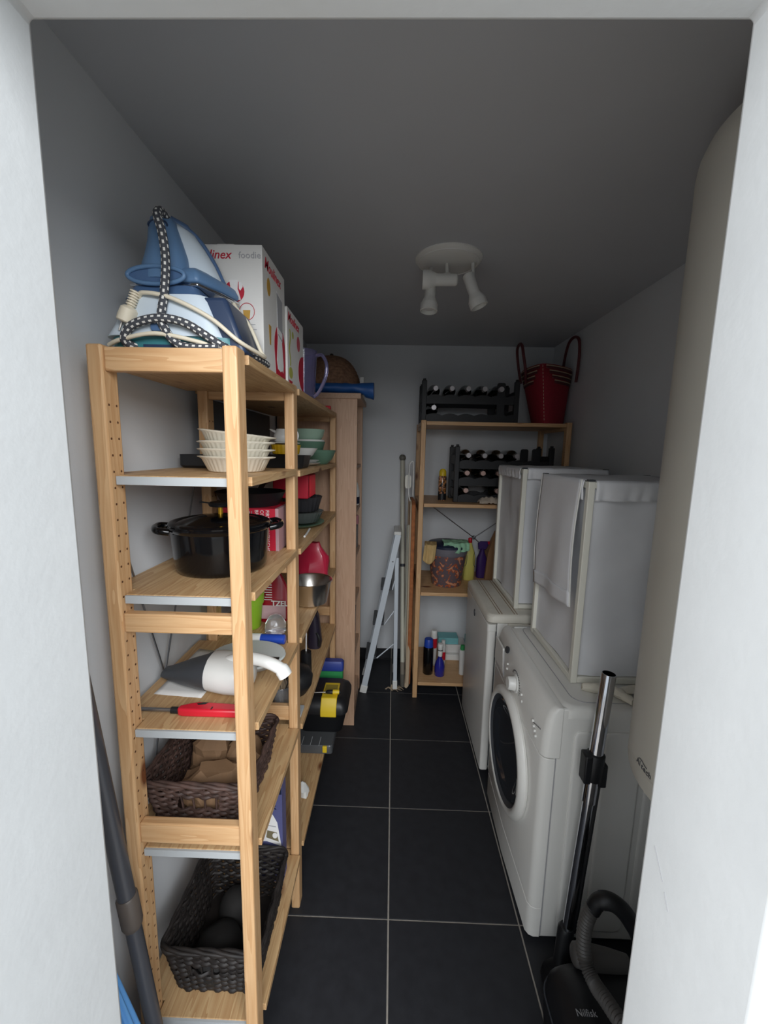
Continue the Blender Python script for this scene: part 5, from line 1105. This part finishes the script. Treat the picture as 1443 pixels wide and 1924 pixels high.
build('leg', MB().tube(spline([(0.112, 2.70, 0.10), (0.112, 2.68, 0.6), (0.113, 2.66, 1.0), (0.114, 2.68, 1.12)], 5), 0.009, 10), M_cream, ib, smooth=40)
build('leg', MB().tube(spline([(0.108, 2.83, 0.08), (0.108, 2.82, 0.6), (0.111, 2.80, 1.10)], 5), 0.009, 10), M_cream, ib, smooth=40)
build('iron_rest', MB().tube(spline([(0.118, 2.60, 1.28), (0.102, 2.60, 1.34), (0.102, 2.60, 1.50), (0.112, 2.60, 1.535), (0.128, 2.60, 1.52), (0.130, 2.60, 1.32)], 6), 0.004, 8).tube(spline([(0.118, 2.70, 1.28), (0.104, 2.70, 1.34), (0.104, 2.70, 1.50), (0.114, 2.70, 1.535), (0.130, 2.70, 1.52), (0.132, 2.70, 1.32)], 6), 0.004, 8), M_white, ib, smooth=60)
build('rest_plate', MB().prism(rrect(0.078, 0.118, 1.365, 1.455, 0.018, 4), 2.640, 2.646, 'xz'), M_frame, ib, bevel=0.001)

# ------------------------------------------------------------------ floor near the doorway
gt = thing('telescopic_tube', 'dark grey telescopic tube leaning in the corner left of the pine shelves', 'tube', (-0.46, 0.72, 0))
A, B = Vector((-0.462, 0.722, 0.012)), Vector((-0.608, 0.722, 1.28)); dT = (B-A).normalized()
build('lower_tube', MB().tube([A, A+dT*0.63], 0.0155, 18), M_pole, gt, smooth=40)
build('coupling', MB().lathe([(0.0165, 0), (0.019, 0.006), (0.0205, 0.012), (0.0205, 0.075), (0.018, 0.078)], tuple(A+dT*0.585), dT, 20), mat('brown grey plastic', srgb(92, 84, 78), 0.45), gt, smooth=40)
build('upper_tube', MB().tube([A+dT*0.64, B], 0.0170, 18), M_pole, gt, smooth=40)
um = thing('umbrella', 'sky blue folded umbrella standing by the left door jamb', 'umbrella', (-0.46, 0.655, 0))
rings = []
for t in [k/10 for k in range(11)]:
    z = 0.72-0.66*t; r = 0.006+0.036*t**0.8; x = -0.540-0.216*(z-0.53)
    rings.append([(x+r*(1+0.16*math.cos(9*a))*math.cos(a), 0.655+r*(1+0.16*math.cos(9*a))*math.sin(a), z) for a in [2*PI*j/72 for j in range(72)]])
build('canopy', MB().loft(rings), M_bluemop, um, smooth=60)
build('tip', MB().tube([(-0.581, 0.655, 0.72), (-0.594, 0.655, 0.78)], 0.004, 8), M_dark, um)
build('handle', MB().tube([(-0.4385, 0.655, 0.06), (-0.427, 0.655, 0.004)], 0.010, 10), M_dark, um)

vc = thing('vacuum_cleaner', 'black vacuum cleaner with chrome tube and grey hose in front of the washing machine', 'vacuum cleaner', (0.60, 0.93, 0))
def vb_(d, z, x0=0.452, x1=0.78, y0=0.66, y1=0.985): return [(x, y, z) for x, y in rrect(x0+d, x1-d, y0+d, y1-d, 0.055)]
body = build('body', MB().loft([vb_(0.02, 0.012), vb_(0.004, 0.03), vb_(0, 0.10), vb_(0.004, 0.16), vb_(0.02, 0.195), vb_(0.05, 0.212), vb_(0.08, 0.216)]), M_black, vc, smooth=50)
build('seam', MB().tube([(x, y, 0.13) for x, y, z in vb_(-0.0005, 0.13)], 0.0022, 5, closed=True), M_dark, body)
text('lettering', 'Nilfisk', 0.020, frame((0.492, 0.842, 0.2165), (1, 0.0, 0), (0, 1, 0)), M_prgrey, vc)
for xx in (0.50, 0.74): build('wheel', MB().lathe([(0.03, -0.012), (0.034, -0.006), (0.034, 0.006), (0.03, 0.012)], (xx, 0.70, 0.034), (1, 0, 0), 24), M_dark, vc)
t0, t1 = Vector((0.552, 1.052, 0.085)), Vector((0.604, 1.062, 1.013)); dv = (t1-t0).normalized()
L = (t1-t0).length
tb_ = build('chrome_tube', MB().lathe([(0.0185, L*0.58), (0.0185, L-0.002), (0.0180, L), (0.0165, L), (0.0165, L*0.6)], tuple(t0), dv, 28, cap0=False, cap1=False), M_chrome, vc, smooth=40)
build('inner_tube', MB().lathe([(0.0150, 0.05), (0.0150, L*0.6)], tuple(t0), dv, 28), M_chrome, vc, smooth=40)
clp = MB().lathe([(0.022, L*0.655), (0.0245, L*0.66), (0.0245, L*0.74), (0.022, L*0.745)], tuple(t0), dv, 20)
pc_ = t0+dv*(L*0.70); clp.box(pc_.x-0.034, pc_.x-0.014, pc_.y-0.02, pc_.y+0.016, pc_.z-0.045, pc_.z+0.04)
clp.box(pc_.x+0.010, pc_.x+0.032, pc_.y-0.016, pc_.y+0.012, pc_.z-0.058, pc_.z+0.012)
build('clip', clp, M_black, vc, bevel=0.004, smooth=40)
build('tube_spine', MB().tube([t0+dv*0.10+Vector((0.017, 0, 0)), t0+dv*(L*0.66)+Vector((0.018, 0, 0))], 0.009, 8), M_black, vc)
build('tube_foot', MB().loft([ell(0.550, 1.052, 0.004, 0.055, 0.040, 24, 3), ell(0.550, 1.052, 0.03, 0.052, 0.036, 24, 3), ell(0.552, 1.052, 0.06, 0.026, 0.026, 24), ell(0.553, 1.053, 0.19, 0.023, 0.023, 24), ell(0.5545, 1.053, 0.20, 0.018, 0.018, 24)]), M_black, vc, smooth=50)
hp = spline([(0.575, 0.945, 0.425), (0.553, 0.94, 0.40), (0.540, 0.935, 0.345), (0.540, 0.92, 0.28), (0.548, 0.88, 0.262), (0.552, 0.83, 0.285), (0.558, 0.76, 0.315), (0.57, 0.69, 0.33), (0.60, 0.61, 0.30), (0.66, 0.58, 0.22), (0.70, 0.62, 0.14)], 14)
build('hose', MB().tube(hp, [0.0175+(0.0016 if k % 2 else -0.0014) for k in range(len(hp))], 14), M_hose, vc, smooth=25)
hd = spline([(0.560, 0.942, 0.405), (0.570, 0.935, 0.440), (0.595, 0.925, 0.452), (0.625, 0.915, 0.435), (0.655, 0.905, 0.39), (0.68, 0.90, 0.33)], 6)
build('hose_handle', MB().tube(hd, [0.019]*8+[0.021]*15+[0.020]*8, 14), M_black, vc, smooth=50)
build('hose_connector', MB().lathe([(0.020, 0), (0.027, 0.006), (0.030, 0.03), (0.027, 0.10), (0.022, 0.15)], (0.530, 0.962, 0.232), (1, -0.05, -0.12), 22), M_hose, vc, smooth=50)
